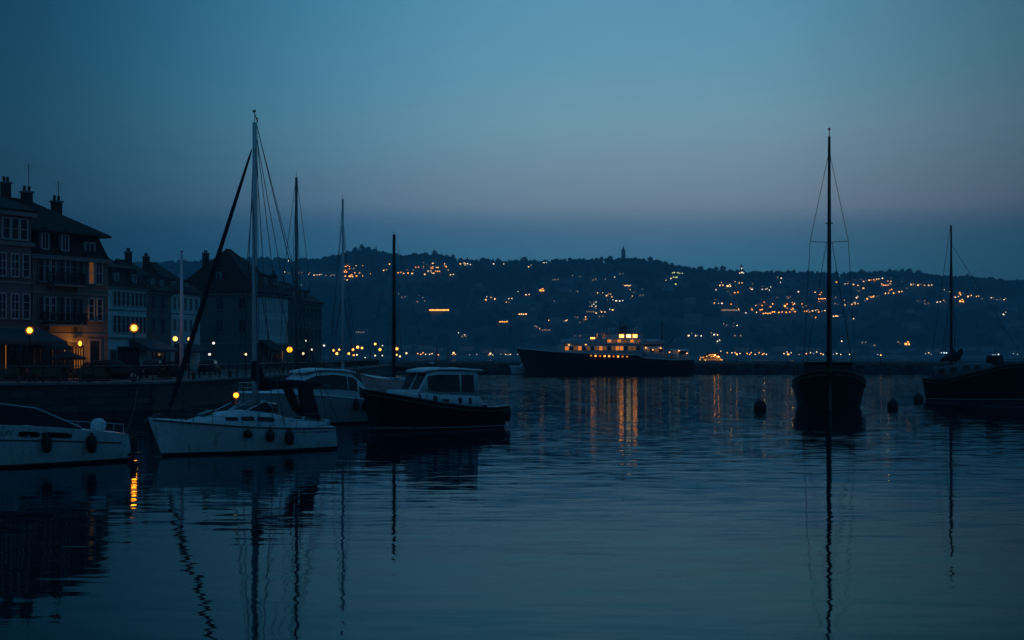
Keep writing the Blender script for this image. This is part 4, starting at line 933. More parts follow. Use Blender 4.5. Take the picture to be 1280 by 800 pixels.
    def awning(s, u, z, w, d, drop, mt=None):
        m = MB(); z -= G; n = 14; rings = []
        v = [(u - w / 2, -.05, z), (u + w / 2, -.05, z), (u + w / 2, -d, z - drop), (u - w / 2, -d, z - drop)]
        t = Vector((0, 0, -.05)); vs = v + [tuple(Vector(p) + t) for p in v]
        m.add(vs, [(0, 3, 2, 1), (4, 5, 6, 7), (0, 1, 5, 4), (1, 2, 6, 5), (2, 3, 7, 6), (3, 0, 4, 7)], mt or AWN)
        for i in range(n):
            xa, xb = u - w / 2 + w * i / n, u - w / 2 + w * (i + 1) / n
            m.poly([(xa, -d - .005, z - drop), (xb, -d - .005, z - drop), (xb, -d - .005, z - drop - .22), ((xa + xb) / 2, -d - .005, z - drop - .32), (xa, -d - .005, z - drop - .22)], mt or AWN)
        for sx in (-1, 1):
            m.poly([(u + sx * w / 2, -.05, z), (u + sx * w / 2, -d, z - drop), (u + sx * w / 2, -d, z - drop - .25), (u + sx * w / 2, -.05, z - .8)], mt or AWN)
            m.tube([(u + sx * w / 2 * .97, -.05, z - drop - .5), (u + sx * w / 2 * .97, -d, z - drop)], .025, BLACKM, 5)
        m.build('awning', s.r)
    def door(s, u, w=1.1, h=2.3, gm=None, mt=None):
        m = MB(); m.box((u, -.04, h / 2), (w, .07, h), mt or WOOD); m.box((u, -.08, h * .62), (w * .7, .02, h * .5), gm or GLASS)
        for sx in (-1, 1): m.box((u + sx * (w / 2 + .08), -.06, h / 2), (.16, .14, h), TRIM)
        m.box((u, -.06, h + .1), (w + .32, .14, .2), TRIM); m.build('door', s.r)
    def shop(s, u, w, h=2.2, gm=None, n=3):
        m = MB(); m.box((u, -.03, .4 + h / 2), (w, .05, h), gm or GLASS)
        for i in range(n + 1): m.box((u - w / 2 + w * i / n, -.07, .4 + h / 2), (.1, .1, h + .2), WOOD)
        m.box((u, -.07, .4 + h + .1), (w + .1, .12, .22), WOOD); m.box((u, -.07, .2), (w + .1, .12, .4), WOOD); m.build('shop_window', s.r)

def build_houses():
    # house cut by the left edge
    h = House('town_house', 'pale town house with a glazed top storey at the left edge', (-78, 103), (39, 110), 12, 14.5, PLG)
    for z0, hh in ((6.45, 1.85), (9.65, 1.7)):
        for k, px in enumerate((-66, -50, -34, -17, 0, 16, 30)):
            if px < 0 or k in (4, 5, 6): h.win(h.u(px + 2), z0, .62 if k < 6 else .55, hh, 2 if k < 6 else 1, 3)
    for px in (-62, -44, -27, -10, 4, 15, 26): h.win(h.u(px + 3), 12.5, .62, 1.55, 1, 2)
    h.band(12.15, .3, .18); h.band(9.2, .18, .08); h.band(14.45, .34, .38); h.band(5.6, .26, .14)
    h.shop(h.u(-40), 3.0); h.door(h.u(-8)); h.shop(h.u(24), 2.4, n=3); h.shop(h.u(7), .34, gm=SHOPW, n=1)
    h.hip(14.6, 17.2, .4, 4.5, 1.5); h.chimney(-h.W / 2 + 2, 8.5, 15.2, 17.0, .8, 2)
    h.awning(h.u(-5), 5.7, 8.0, 3.2, 1.0); h.done()
    # corner house with dark roof and balconies
    h = House('town_house', 'tall corner house with balconies and a steep dark hipped roof above the orange lit wall', (40.5, 111.5), (135, 118), 9, 11.45, PLB)
    for r_, (z0, hh) in enumerate(((6.4, 1.8), (9.5, 1.8))):
        for px in (50, 58, 66, 76, 84, 92, 100): h.win(h.u(px), z0, .40, hh, 1, 3, fm=FRAME if px in (58, 66, 84) else SHUT)
        if r_ == 0:
            for px in (113.5, 124): h.win(h.u(px), z0 + .1, .5, 1.75, 1, 3)
        else:
            h.win(h.u(113.5), z0, .5, 1.75, 1, 2, gm=ROOMW, label='window glowing dull orange'); h.win(h.u(123), z0, .62, 1.75, 2, 2)
    h.balcony((h.u(58) + h.u(98)) / 2, 9.2, h.u(98) - h.u(58), .9); h.balcony((h.u(52) + h.u(100)) / 2, 6.0, h.u(100) - h.u(52), .9)
    h.band(8.6, .16, .06); h.band(11.4, .34, .30); h.band(5.3, .2, .08)
    h.mansard(11.55, 13.4, .55, .2); h.hip(13.35, 16.3, .5, 1.6, 4.4, ins=.3)
    for px in (57, 82): h.dormer(h.u(px), 12.0, .7, 1.35, .1)
    h.dormer(h.u(114), 11.9, 1.0, 1.0, .2)
    h.chimney(h.u(114), 4.2, 14.2, 16.4, .72, 2, 1.8); h.chimney(h.u(77), 4.2, 15.2, 16.9, .75, 2, 2.4); h.chimney(h.u(55), 4.6, 15.4, 17.5, .6, 2)
    h.door(h.u(117.5), 1.0, 3.0); h.shop(h.u(72), 3.6, gm=DIMW if False else GLASS)
    h.shop(h.u(97), 1.0, 2.0, SHOPW, 4)
    h.awning(h.u(49), 5.2, 2.9, 2.0, .9); h.done()
    # white shuttered house
    h = House('town_house', 'low white house with two rows of close set windows behind the street lamp', (137, 150), (183, 157), 10, 10.95, PLW)
    for z0, hh in ((6.1, 1.75), (9.0, 1.45)):
        for px in (142.5, 148, 153.5, 159, 165, 170, 175, 180): h.win(h.u(px), z0, .58, hh, 1, 2, sill=False)
    h.band(8.5, .14, .05); h.band(5.5, .2, .1); h.band(10.9, .3, .22)
    h.mansard(11.0, 13.0, .9, .3); h.hip(12.95, 14.4, .15, 2.5, 2.5, ins=.85)
    for px in (148, 170): h.dormer(h.u(px), 11.5, .75, 1.0, .25)
    h.chimney(h.u(147), 4.0, 13.4, 15.0, .9, 2); h.door(h.u(141)); h.shop(h.u(160), 4.0)
    h.awning(h.u(178), 5.4, 5.5, 3.0, 1.1); h.done()
    # dark narrow house between
    h = House('town_house', 'narrow dark grey house squeezed between the low white house and the next white front', (184, 166), (214, 173), 9, 11.2, PLG)
    for z0, hh in ((6.4, 1.6), (9.2, 1.5)):
        for px in (191, 203): h.win(h.u(px), z0, .85, hh, 2, 2, fm=SHUT)
    h.band(11.1, .3, .2); h.hip(11.2, 15.0, .4, 1.8, 1.8); h.dormer(h.u(196), 11.8, .8, 1.0, .5); h.dormer(h.u(207), 11.8, .8, 1.0, .5); h.chimney(.6, 4.2, 13.8, 16.0, .8, 2)
    h.shop(h.u(198), 3.6); h.done()
    # grey end wall and white front
    h = House('town_house', 'narrow house with a grey end wall and white front left of the big hipped house', (213, 183), (250, 192), 9, 11.9, PLW)
    m = MB(); m.box((-h.W / 2 - .06, h.D / 2, h.E / 2 - .02), (.12, h.D - .1, h.E - .04), PLG); m.build('end_wall', h.r)
    for z0, hh in ((6.9, 1.5), (9.7, 1.55)):
        for px in (217.5, 224, 231, 238, 245): h.win(h.u(px), z0, .75, hh, 2, 2, sill=False)
        o = h.win(3.6, z0, .95, hh, 2, 2, fm=SHUT, face='l'); o.location.x -= .12
    h.band(9.1, .14, .06); h.band(11.8, .3, .2); h.hip(11.9, 15.9, .4, 4.0, 4.0)
    h.dormer(h.u(222), 12.4, .7, .95, .6); h.dormer(h.u(238), 12.4, .7, .95, .6); h.chimney(-1.2, 5, 14.4, 16.6, .9, 2)
    h.shop(-1.2, 4, 2.2); h.awning(0, 5.2, 7, 2.4, .9); h.done()
    # big hipped house
    h = House('hotel_building', 'big grey house with a high dark hipped roof and many white front windows', (319, 205), (360, 216), 13, 12.7, PLG)
    for z0, hh in ((6.9, 2.0), (10.2, 2.0)):
        for k in range(11): h.win(-h.W / 2 + .75 + k * (h.W - 1.5) / 10, z0, .62, hh, 1, 2, sill=False)
        for u in (2.0, 5.6): h.win(u, z0 + .2, 1.0, 1.7, 2, 2, fm=SHUT, face='l')
    m = MB(); m.box((0, -.03, 8.55 - G + .25), (h.W - .3, .06, 6.6), PLW); m.build('front_panel', h.r)
    h.band(12.6, .34, .28); h.band(5.4, .2, .1)
    h.hip(12.75, 19.4, .5, 4.2, 6.2); h.chimney(-h.W / 2 + 2.6, 9.2, 15.0, 18.7, 1.0, 2)
    for k in range(3): h.dormer(-3.6 + 3.4 * k, 13.8, .9, 1.5, .9)
    h.dormer(6.5, 14.2, 1.3, 1.7, .8, face='l')
    h.door(-h.W / 2 + 1.3, 1.3, 2.6); h.shop(.8, 5, 2.4, gm=SHOPW if False else GLASS, n=6)
    for u in (-1.4, -.2, 3.4): h.win(u, 2.6, .4, 1.9, 1, 2, gm=SHOPW, sill=False)
    h.awning(-2.6, 6.0, 4.0, 2.2, 1.4, FABRIC); h.done()
    # brown end house
    h = House('town_house', 'brownish end house of the waterfront row, farthest from the water edge lamps', (361, 232), (402, 250), 9, 12.7, PLO)
    for z0, hh in ((6.4, 1.9), (9.9, 1.9)):
        for k in range(8): h.win(-h.W / 2 + 1.2 + k * (h.W - 2.4) / 7, z0, .9, hh, 2, 2, fm=SHUT)
    h.band(9.3, .2, .1); h.band(12.6, .3, .25); h.hip(12.75, 16.2, .4, 3.5, 4.0)
    for k in range(3): h.dormer(-4 + 4 * k, 13.3, .8, 1.2, .7)
    h.chimney(-2, 5, 15, 17.4, .9, 2); h.shop(-2, 7, 2.4, n=6); h.door(4.5); h.done()

LAMPP = {}
def street_lamp(px, py, d, label, rad=.30, glow=None, group=None, ground=G, halo=False):
    zc = zat(py, d); key = (round(zc, 1), rad, glow.name if glow else '')
    r = thing('street_lamp', label, 'street lamp', (xat(px, d), d, ground), 0, group); h = zc - ground
    MB().lathe([(.16, 0), (.16, .25), (.10, .35), (.07, .6), (.05, 1.6), (.045, h - rad - .12), (.09, h - rad - .06), (.10, h - rad + .02)], (0, 0, 0), BLACKM, 10).build('post', r, True)
    ball = lambda q: [(q * math.cos(a), h + q * math.sin(a)) for a in [R(k) for k in range(-78, 79, 13)]]
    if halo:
        g = MB().lathe(ball(rad), (0, 0, 0), halo_shell('outer_lamp_halo', (1, .30, .02), .42, .80), 16).build('globe', r, True)  # outer and inner shells glow to imitate lens bloom around the bulb
        MB().lathe(ball(rad * .78), (0, 0, 0), halo_shell('inner_lamp_halo', (1, .32, .02), .9, .74), 16).build('inner_halo', g, True)
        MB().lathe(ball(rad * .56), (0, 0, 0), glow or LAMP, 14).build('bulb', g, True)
    else: MB().lathe(ball(rad), (0, 0, 0), glow or LAMP, 14).build('globe', r, True)
    MB().lathe([(rad * .3, h + rad * .96), (rad * .22, h + rad * 1.1), (.02, h + rad * 1.35)], (0, 0, 0), BLACKM, 8).build('cap', r)
    return r
def build_lamps():
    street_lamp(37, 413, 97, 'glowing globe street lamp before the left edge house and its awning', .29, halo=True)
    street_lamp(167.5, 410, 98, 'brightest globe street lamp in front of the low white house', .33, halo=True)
    street_lamp(219, 423.5, 160, 'paler street lamp left of the thin grey flagpole', .27, emit('mid_lamp_glow', (1, .5, .10), 3))
    street_lamp(237, 424, 164, 'paler street lamp beside the sloping dark furled jib', .22, MATS['mid_lamp_glow'])
    street_lamp(362, 437, 186, 'round orange street lamp at the foot of the big hipped house', .36, emit('orange_lamp_glow', (1, .30, .015), 3.0))
    for px, py, d, k in ((379, 442, 222, LAMPW), (267, 429, 178, LAMPB), (262, 443, 180, LAMPB), (307, 443, 182, LAMPW), (390, 437, 228, LAMPB), (405, 432, 235, LAMPB), (383, 426, 226, LAMPB)):
        street_lamp(px, py, d, 'small faint street lamp standing along the waterfront house fronts', .16, k, 'faint lamps along the waterfront')
    for px, py, rad, k in ((417, 438, .36, LAMPF), (421, 442, .42, LAMPF), (424, 437, .3, LAMPF), (436, 442, .36, LAMPF), (441, 437, .42, LAMPF), (447, 434, .46, LAMPF), (452.5, 435, .36, LAMPF), (446, 443.5, .3, LAMPW), (442, 444, .3, LAMPF), (456.5, 447, .2, LAMPB), (469, 430, .36, LAMPF), (475, 437, .5, emit('yellow_far_glow', (1, .40, .03), 4)), (469, 444.5, .28, LAMPW), (478, 444.5, .25, LAMPB), (478, 432, .22, LAMPB), (496, 436, .50, LAMPF), (500, 445.5, .34, LAMPW), (496, 443.5, .3, LAMPF), (508, 441.5, .34, LAMPW)):
        d = 306 if px > 488 else 296 + (px % 7)
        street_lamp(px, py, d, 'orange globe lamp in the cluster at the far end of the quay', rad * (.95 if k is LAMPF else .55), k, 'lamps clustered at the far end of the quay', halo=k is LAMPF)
    # bracket lantern under the awning of the corner house
    p = at(101, 427, 114.7)
    w = thing('wall_lantern', 'warm wall lantern lighting the corner house beside its awning', 'lantern', p)
    MB().box((0, .05, .0), (.10, .5, .06), BLACKM).build('bracket', w)
    MB().lathe([(.05, -.3), (.11, -.2), (.12, .0), (.05, .08)], (0, -.2, -.05), emit('lantern_wall_glow', (1, .38, .03), 4, True), 10).build('globe', w, True)
    for (loc, pw) in (((.2, -.45, -.55), 90),):
        l = bpy.data.lights.new('lantern_bulb', 'POINT'); l.energy = pw; l.color = (1, .33, .03); l.shadow_soft_size = .12
        o = bpy.data.objects.new('lantern_bulb', l); COL.objects.link(o); o.parent = w; o.location = loc
    # lantern on a mooring pile behind the yacht
    d = 57.5; z = zat(494, d); w = thing('pile_lantern', 'small yellow lantern on a mooring pile just behind the white sailing yacht', 'lantern', (xat(295, d), d, 0))
    MB().lathe([(.13, -1.2), (.12, z - .35), (.10, z - .3), (.03, z - .28), (.03, z - .13)], (0, 0, 0), WOOD, 10).build('pile', w, True)
    ball = lambda q: [(q * math.cos(a), q * math.sin(a)) for a in [R(k) for k in range(-78, 79, 13)]]
    g = MB().lathe(ball(.145), (0, 0, z), halo_shell('outer_lamp_halo', (1, .30, .02), .42, .80), 14).build('globe', w, True)  # glowing shell imitating the bloom around the lantern bulb
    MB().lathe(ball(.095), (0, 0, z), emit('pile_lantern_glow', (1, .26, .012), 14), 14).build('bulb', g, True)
    MB().lathe([(.07, .13), (.04, .18), (.01, .22)], (0, 0, z), BLACKM, 8).build('cap', w)

def build_flagpole():
    d = 106; p = at(227, HY, d); r = thing('flagpole', 'thin grey flagpole standing on the quay before the narrow white house', 'flagpole', (p.x, d, G)); z = zat(316, d) - G
    MB().tube([(0, 0, 0), (0, 0, z * .45), (0, 0, z)], [.17, .15, .09], ALU, 10).build('pole', r, True)
    MB().lathe([(.02, 0), (.09, .05), (.08, .12), (.01, .18)], (0, 0, z), GREYMAST, 10).build('finial', r, True)
    mb = MB(); mb.tube([(-.35, 0, z - .55), (.35, 0, z - .55)], .03, GREYMAST, 6); mb.tube([(.1, 0, z - .3), (.12, 0, 1)], .01, ROPE, 4); mb.build('yard_and_halyard', r)

def make_car(label):
    r = thing('parked_car', label, 'car', (0, 0, 0), 0, None)
    paint = mat('dark_car_paint', (.008, .009, .010), .55, .1, var=.1)
    mb = MB(); secs = [(-2.1, .60, .42, .72), (-1.95, .78, .30, .90), (-1.2, .86, .26, .94), (.7, .86, .26, .93), (1.6, .82, .28, .84), (2.05, .70, .34, .70), (2.15, .5, .42, .6)]
    rings = [[(x, -w, z0 + .1), (x, -w * .97, (z0 + z1) / 2 + .1), (x, -w * .86, z1), (x, w * .86, z1), (x, w * .97, (z0 + z1) / 2 + .1), (x, w, z0 + .1), (x, w * .9, z0), (x, -w * .9, z0)] for x, w, z0, z1 in secs]
    mb.loft(rings, paint); mb.build('body', r, True)
    C = Cabin([(-1.85, .74, .62, .86, .98), (-1.3, .76, .58, .9, 1.40), (-.2, .76, .58, .9, 1.47), (.45, .76, .58, .9, 1.38), (1.2, .72, .60, .86, .92)])
    mb = MB(); C.build(mb, paint, .08); c = mb.build('roof', r, True)
    for sd in (-1, 1):
        for x0, x1 in ((-1.35, -.5), (-.42, .65)):
            mb = MB(); C.panel(mb, x0, x1, .2, .82, sd, GLASS, .012, 5); mb.build('side_window', c)
    w0 = None
    for x in (-1.3, 1.35):
        for sd in (-1, 1):
            mb = MB(); mb.M = Matrix.Translation((x, sd * .76, .32)) @ Matrix.Rotation(R(90), 4, 'X')
            mb.lathe([(.2, -.1), (.31, -.1), (.32, 0), (.31, .1), (.2, .1)], (0, 0, 0), RUBBER, 14); w = mb.build('tyre', r, True)
            mb = MB(); mb.M = Matrix.Translation((x, sd * .76, .32)) @ Matrix.Rotation(R(90), 4, 'X'); mb.lathe([(.05, -.11), (.2, -.105), (.2, .105), (.05, .11)], (0, 0, 0), STAIN, 12); mb.build('rim', w)
    for sd in (-1, 1):
        mb = MB(); mb.box((2.06, sd * .52, .62), (.12, .3, .12), WHITE2); mb.build('headlight', r)
        mb = MB(); mb.box((-2.06, sd * .55, .74), (.10, .26, .14), mat('tail_lamp_red', (.10, .01, .01), .3)); mb.build('tail_light', r)
    return r
def build_cars():
    c0 = make_car('dark parked car on the promenade in front of the white house awning')
    spots = [(192, 112, R(95), None), (262, 138, R(92), 'dark parked car below the end wall of the big hipped house'), (142, 106, R(20), 'dark parked car beside the orange lit wall')]
    for i, (px, d, rz, lab) in enumerate(spots):
        loc = (xat(px, d), d, G)
        if i == 0: c0.location = loc; c0.rotation_euler.z = rz
        else: dup(c0, loc, rz, lab)
        (c0 if i == 0 else None)
    for o in [o for o in COL.objects if o.name.startswith('parked_car')]: o['group'] = 'cars parked on the promenade'
def build_cafe():
    t0 = None
    tbl = thing('cafe_table', 'small dark cafe table on the terrace below the awnings', 'cafe table', (0, 0, 0), 0, 'cafe tables below the awnings')
    MB().lathe([(.38, .72), (.40, .74), (.38, .76)], (0, 0, 0), GREYMAST, 14).build('table_top', tbl)
    MB().lathe([(.25, 0), (.22, .03), (.04, .08), (.03, .72)], (0, 0, 0), BLACKM, 10).build('pedestal', tbl)
    ch = thing('cafe_chair', 'dark cafe chair beside a terrace table below the awnings', 'cafe chair', (0, 0, 0), 0, 'cafe chairs below the awnings')
    MB().box((0, 0, .45), (.42, .42, .04), TEAK).build('seat', ch); MB().box((0, .2, .72), (.42, .03, .36), TEAK, rx=-.15).build('backrest', ch)
    for sx in (-1, 1):
        for sy in (-1, 1): MB().tube([(sx * .18, sy * .18, .44), (sx * .21, sy * .22, 0)], .015, BLACKM, 6).build('leg', ch)
    first = True
    for i in range(9):
        px = 4 + i * 12.5; d = 99 + (i * 37 % 5); loc = (xat(px, d), d, G)
        if first: tbl.location = loc
        else: dup(tbl, loc, i)
        for k in range(2):
            a = i * 1.3 + k * math.pi; l2 = (loc[0] + .65 * math.sin(a), loc[1] - .65 * math.cos(a), G)
            if first and k == 0: ch.location = l2; ch.rotation_euler.z = a + math.pi
            else: dup(ch, l2, a + math.pi)
        first = False
    d = 103; p = thing('parasol', 'closed sloping dark parasol beside the orange lit corner wall', 'parasol', (xat(84, d), d, G)); p.scale = (.8, .8, .78)
    MB().tube([(0, 0, 0), (0, 0, 2.5)], .03, BLACKM, 8).build('pole', p)
    mb = MB(); n = 8; top = (0, 0, 2.75); ri = [(1.7 * math.cos(2 * math.pi * k / n), 1.7 * math.sin(2 * math.pi * k / n), 2.1) for k in range(n)]
    mb.add([top] + ri + [(x, y, z - .2) for x, y, z in ri], [(0, 1 + k, 1 + (k + 1) % n) for k in range(n)] + [(1 + k, 1 + n + k, 1 + n + (k + 1) % n, 1 + (k + 1) % n) for k in range(n)], FABRIC); mb.build('canopy', p)
    p['label'] = 'open dark parasol beside the orange lit corner wall'
    bn = thing('bench', 'dark wooden bench facing the water near the left quay edge', 'bench', (xat(60, 92), 92, G), R(180), 'benches near the quay edge')
    MB().box((0, 0, .45), (1.8, .42, .05), TEAK).build('seat', bn); MB().box((0, .22, .75), (1.8, .04, .38), TEAK, rx=-.15).build('backrest', bn)
    for sx in (-1, 1): MB().box((sx * .75, 0, .22), (.07, .42, .44), BLACKM).build('leg', bn)
    for px, d, lab in ((115, 93, 'dark wooden bench on the quay, left of the brightest street lamp'), (8, 91, 'dark wooden bench on the quay at the very left edge')): dup(bn, (xat(px, d), d, G), R(180), lab)

def build_quay_details():
    b0 = None
    for i, (x, y) in enumerate(((-52, 84.6), (-43, 86.0), (-34.5, 87.6), (-27, 90.8), (-22.6, 101), (-22.2, 112), (-22.1, 124), (-22.2, 138))):
        if b0 is None:
            b0 = thing('mooring_bollard', 'dark cast mooring bollard on the edge of the stone quay', 'bollard', (x, y, G + .1), 0, 'mooring bollards along the quay edge')
            MB().lathe([(.16, 0), (.13, .08), (.11, .32), (.18, .38), (.17, .46), (.04, .5)], (0, 0, 0), BLACKM, 10).build('post', b0, True)
        else: dup(b0, (x, y, G + .1), i)
    p0 = None; rr = random.Random(4)
    for i, (px, d) in enumerate(((22, 100), (50, 101), (74, 99), (112, 101), (128, 100), (150, 108), (206, 108), (214, 120))):
        loc = (xat(px, d), d, G)
        if p0 is None:
            p0 = thing('planter', 'dark planter box with a clipped shrub standing on the promenade', 'planter', loc, .2, 'planters on the promenade')
            mb = MB(); mb.box((0, 0, .28), (1.1, .5, .56), BLACKM, taper=1.08); mb.build('box', p0)
            mb = MB()
            for _ in range(520):
                v = Vector((rr.gauss(0, 1), rr.gauss(0, 1), rr.gauss(0, 1))).normalized() * rr.uniform(.6, 1.05); c = Vector((v.x * .62, v.y * .36, .92 + v.z * .42)); q = Vector((rr.gauss(0, 1), rr.gauss(0, 1), rr.gauss(0, 1))).normalized(); t = q.orthogonal().normalized(); b = q.cross(t); s_ = rr.uniform(.04, .09)
                mb.add([c + t * s_, c + b * s_ * .6, c - t * s_, c - b * s_ * .6], [(0, 1, 2, 3)], LEAF)
            mb.build('foliage', p0)
        else: dup(p0, loc, .2 + .3 * (i % 3))
# ------------------------------------------------------------------ far shore
RIDGE = [(-900, 352), (-300, 340), (0, 334), (200, 332), (330, 325), (400, 328), (430, 320), (455, 314), (500, 322), (545, 321), (580, 328), (640, 329), (700, 328), (740, 328), (780, 327), (820, 329), (840, 337), (900, 341), (950, 344), (1000, 343), (1050, 345), (1100, 343), (1130, 343), (1170, 349), (1220, 353), (1280, 356), (1500, 358), (2200, 362)]
Y0, Y1 = 2000.0, 2900.0
def ridge_z(px): return EYE + (HY - interp(RIDGE, px)) / F * Y1 - 2.0
def hill_h(x, y):
    s = (y - Y0) / (Y1 - Y0); px = x / Y1 * F + CX
    if s <= 0: return lerp(-1.0, 2.2, max(0, 1 + s * 60))
    z = ridge_z(px)
    p = s * (1.32 - .32 * s) if s < 1 else 1 - .30 * (s - 1) ** 1.0
    n = mnoise.fractal(Vector((x / 260, y / 260, .3)), 1.0, 2.1, 4) * 14 * min(1, s * 3) * min(1, max(.15, abs(1 - s) * 4))
    return 2.2 + (z - 2.2) * p + n
def hit(px, py):
    y = Y0 + 8
    while y < Y1 - 6:
        x = (px - CX) / F * y
        if hill_h(x, y) >= EYE - (py - HY) / F * y: return Vector((x, y, hill_h(x, y)))
        y += 6
    y = Y1 - 6; return Vector(((px - CX) / F * y, y, hill_h((px - CX) / F * y, y)))
def build_hills():
    mb = MB(); nx, ny = 240, 64; xs = [lerp(-3000, 3000, i / nx) for i in range(nx + 1)]
    ys = [Y0 - 18 + (i / ny) ** 1.1 * 1130 for i in range(ny + 1)]
    vs = [(x, y, hill_h(x, y)) for y in ys for x in xs]
    fs = [(j * (nx + 1) + i, j * (nx + 1) + i + 1, (j + 1) * (nx + 1) + i + 1, (j + 1) * (nx + 1) + i) for j in range(ny) for i in range(nx)]
    mb.add(vs, fs, HILLM); structure(mb.build('hills', None, True))
OCC = []
ICO = None
def blob(mb_v, mb_f, c, rx, rz, rr):
    global ICO
    if ICO is None:
        import bmesh
        b = bmesh.new(); bmesh.ops.create_icosphere(b, subdivisions=1, radius=1)
        ICO = ([v.co.copy() for v in b.verts], [[v.index for v in f.verts] for f in b.faces]); b.free()
    o = len(mb_v)
    for v in ICO[0]:
        k = rr.uniform(.68, 1.25); mb_v.append((c[0] + v.x * rx * k, c[1] + v.y * rx * k, c[2] + v.z * rz * k))
    for f in ICO[1]: mb_f.append([o + i for i in f])
def build_forest():
    rr = random.Random(3); V, Fc = [], []; n = 0
    cells = {}
    for x, y in OCC: cells.setdefault((int(x // 60), int(y // 60)), []).append((x, y))
    def blocked(x, y):
        cx, cy = int(x // 60), int(y // 60)
        for a in (-1, 0, 1):
            for b in (-1, 0, 1, 2):
                for (ox, oy) in cells.get((cx + a, cy + b), ()):
                    if abs(ox - x) < 17 and -18 < oy - y < 75: return True
        return False
    while n < 8200:
        y = rr.uniform(Y0 + 22, Y1 + 90); x = rr.uniform(-.46, .46) * y
        den = mnoise.noise(Vector((x / 120, y / 120, 5)))
        if den < -.12 and rr.random() < .9 and y < Y1 - 60: continue
        if blocked(x, y): continue
        s = rr.uniform(4.0, 7.5) * (1.0 if y < Y1 - 60 else .85); z = hill_h(x, y)
        blob(V, Fc, (x, y, z + s * .9), s, s * rr.uniform(.9, 1.35), rr)
        if rr.random() < .5: blob(V, Fc, (x + rr.uniform(-s, s) * .7, y + rr.uniform(-s, s) * .7, z + s * rr.uniform(.6, 1.5)), s * .6, s * .6, rr)
        n += 1
    me = bpy.data.meshes.new('forest'); me.from_pydata(V, [], Fc); me.materials.append(FOREST); me.update()
    o = bpy.data.objects.new('forest', me); COL.objects.link(o); o['kind'] = 'stuff'; o['label'] = 'dark wood covering the far hillside'
def tree_meshes():
    out = []
    for v in range(5):
        rr = random.Random(40 + v); mb = MB(); h = 12.0; con = v == 4
        lobes = [(rr.uniform(-2.6, 2.6), rr.uniform(-2.6, 2.6), rr.uniform(5.0, 9.5), rr.uniform(1.6, 3.1)) for _ in range(7)] + [(0, 0, 7, 3.2), (0, 0, 9.8, 1.9)]
        if con: lobes = [(0, 0, 2.5 + k * 1.15, max(.3, 2.3 - k * .26)) for k in range(9)]
        for lx, ly, lz, lr in lobes:
            for _ in range(46):
                d = Vector((rr.gauss(0, 1), rr.gauss(0, 1), rr.gauss(0, .85))).normalized() * lr * rr.uniform(.35, 1.12)
                c = Vector((lx, ly, lz)) + d; s = rr.uniform(.35, .85); q = Vector((rr.gauss(0, 1), rr.gauss(0, 1), rr.gauss(0, 1))).normalized(); t = q.orthogonal().normalized(); b = q.cross(t)
                mb.add([c + t * s, c + b * s * .8, c - t * s, c - b * s * .8], [(0, 1, 2, 3)], LEAF)
        o = mb.build('crown'); cm = o.data; bpy.data.objects.remove(o)
        mb = MB(); mb.tube([(0, 0, -1.5), (.1, 0, 2), (0, .1, 5), (0, 0, 9)], [.5, .38, .28, .08], BARK, 8)
        for k in range(5): a = k * 1.26; mb.tube([(0, 0, 3.6 + k * .5), (1.9 * math.cos(a), 1.9 * math.sin(a), 5.8 + k * .5)], [.16, .05], BARK, 6)
        o = mb.build('trunk'); tm = o.data; bpy.data.objects.remove(o)
        out.append((cm, tm))
    return out
def build_ridge_trees():
    TM = tree_meshes(); rr = random.Random(9)
    spots = [(452, 15), (461, 14), (470, 12), (444, 12), (437, 11), (520, 11), (543, 14), (551, 12), (566, 13), (558, 11), (622, 12), (636, 11), (654, 16), (668, 13), (690, 12), (706, 9), (729, 12), (762, 14), (785, 13), (797, 12), (813, 15), (822, 14), (831, 11), (840, 13), (877, 13), (895, 15), (903, 14), (912, 11), (1078, 12), (1092, 10), (1103, 12), (1137, 16), (1147, 12), (1128, 11), (1209, 15), (1215, 13), (1160, 10), (412, 11), (400, 10), (380, 10), (345, 11), (333, 10), (216, 11), (205, 12), (224, 9)]
    px = 196
    while px < 1290: spots.append((px + rr.uniform(-5, 5), rr.uniform(6.5, 10.5))); px += 9.5
    px = 204
    while px < 1290: spots.append((px + rr.uniform(-5, 5), rr.uniform(5.5, 9))); px += 13
    for px, hgt in spots:
        y = Y1 + rr.uniform(-14, 8); x = (px - CX) / F * y; k = rr.randrange(5) if hgt < 13 else rr.randrange(4); con = k == 4
        t = thing('pine_tree' if con else 'round_tree', 'dark pointed conifer on the skyline of the far hill' if con else 'dark round crowned tree on the skyline of the far hill', 'tree', (x, y, hill_h(x, y) - .8), rr.uniform(0, 6.28), 'conifers along the hill skyline' if con else 'round trees along the hill skyline')
        s = hgt / 11.0 * rr.uniform(.8, 1.3); t.scale = (s * rr.uniform(.9, 1.25), s * rr.uniform(.9, 1.25), s)
        for nm, me in zip(('crown', 'trunk'), TM[k]):
            o = bpy.data.objects.new(nm, me); COL.objects.link(o); o.parent = t

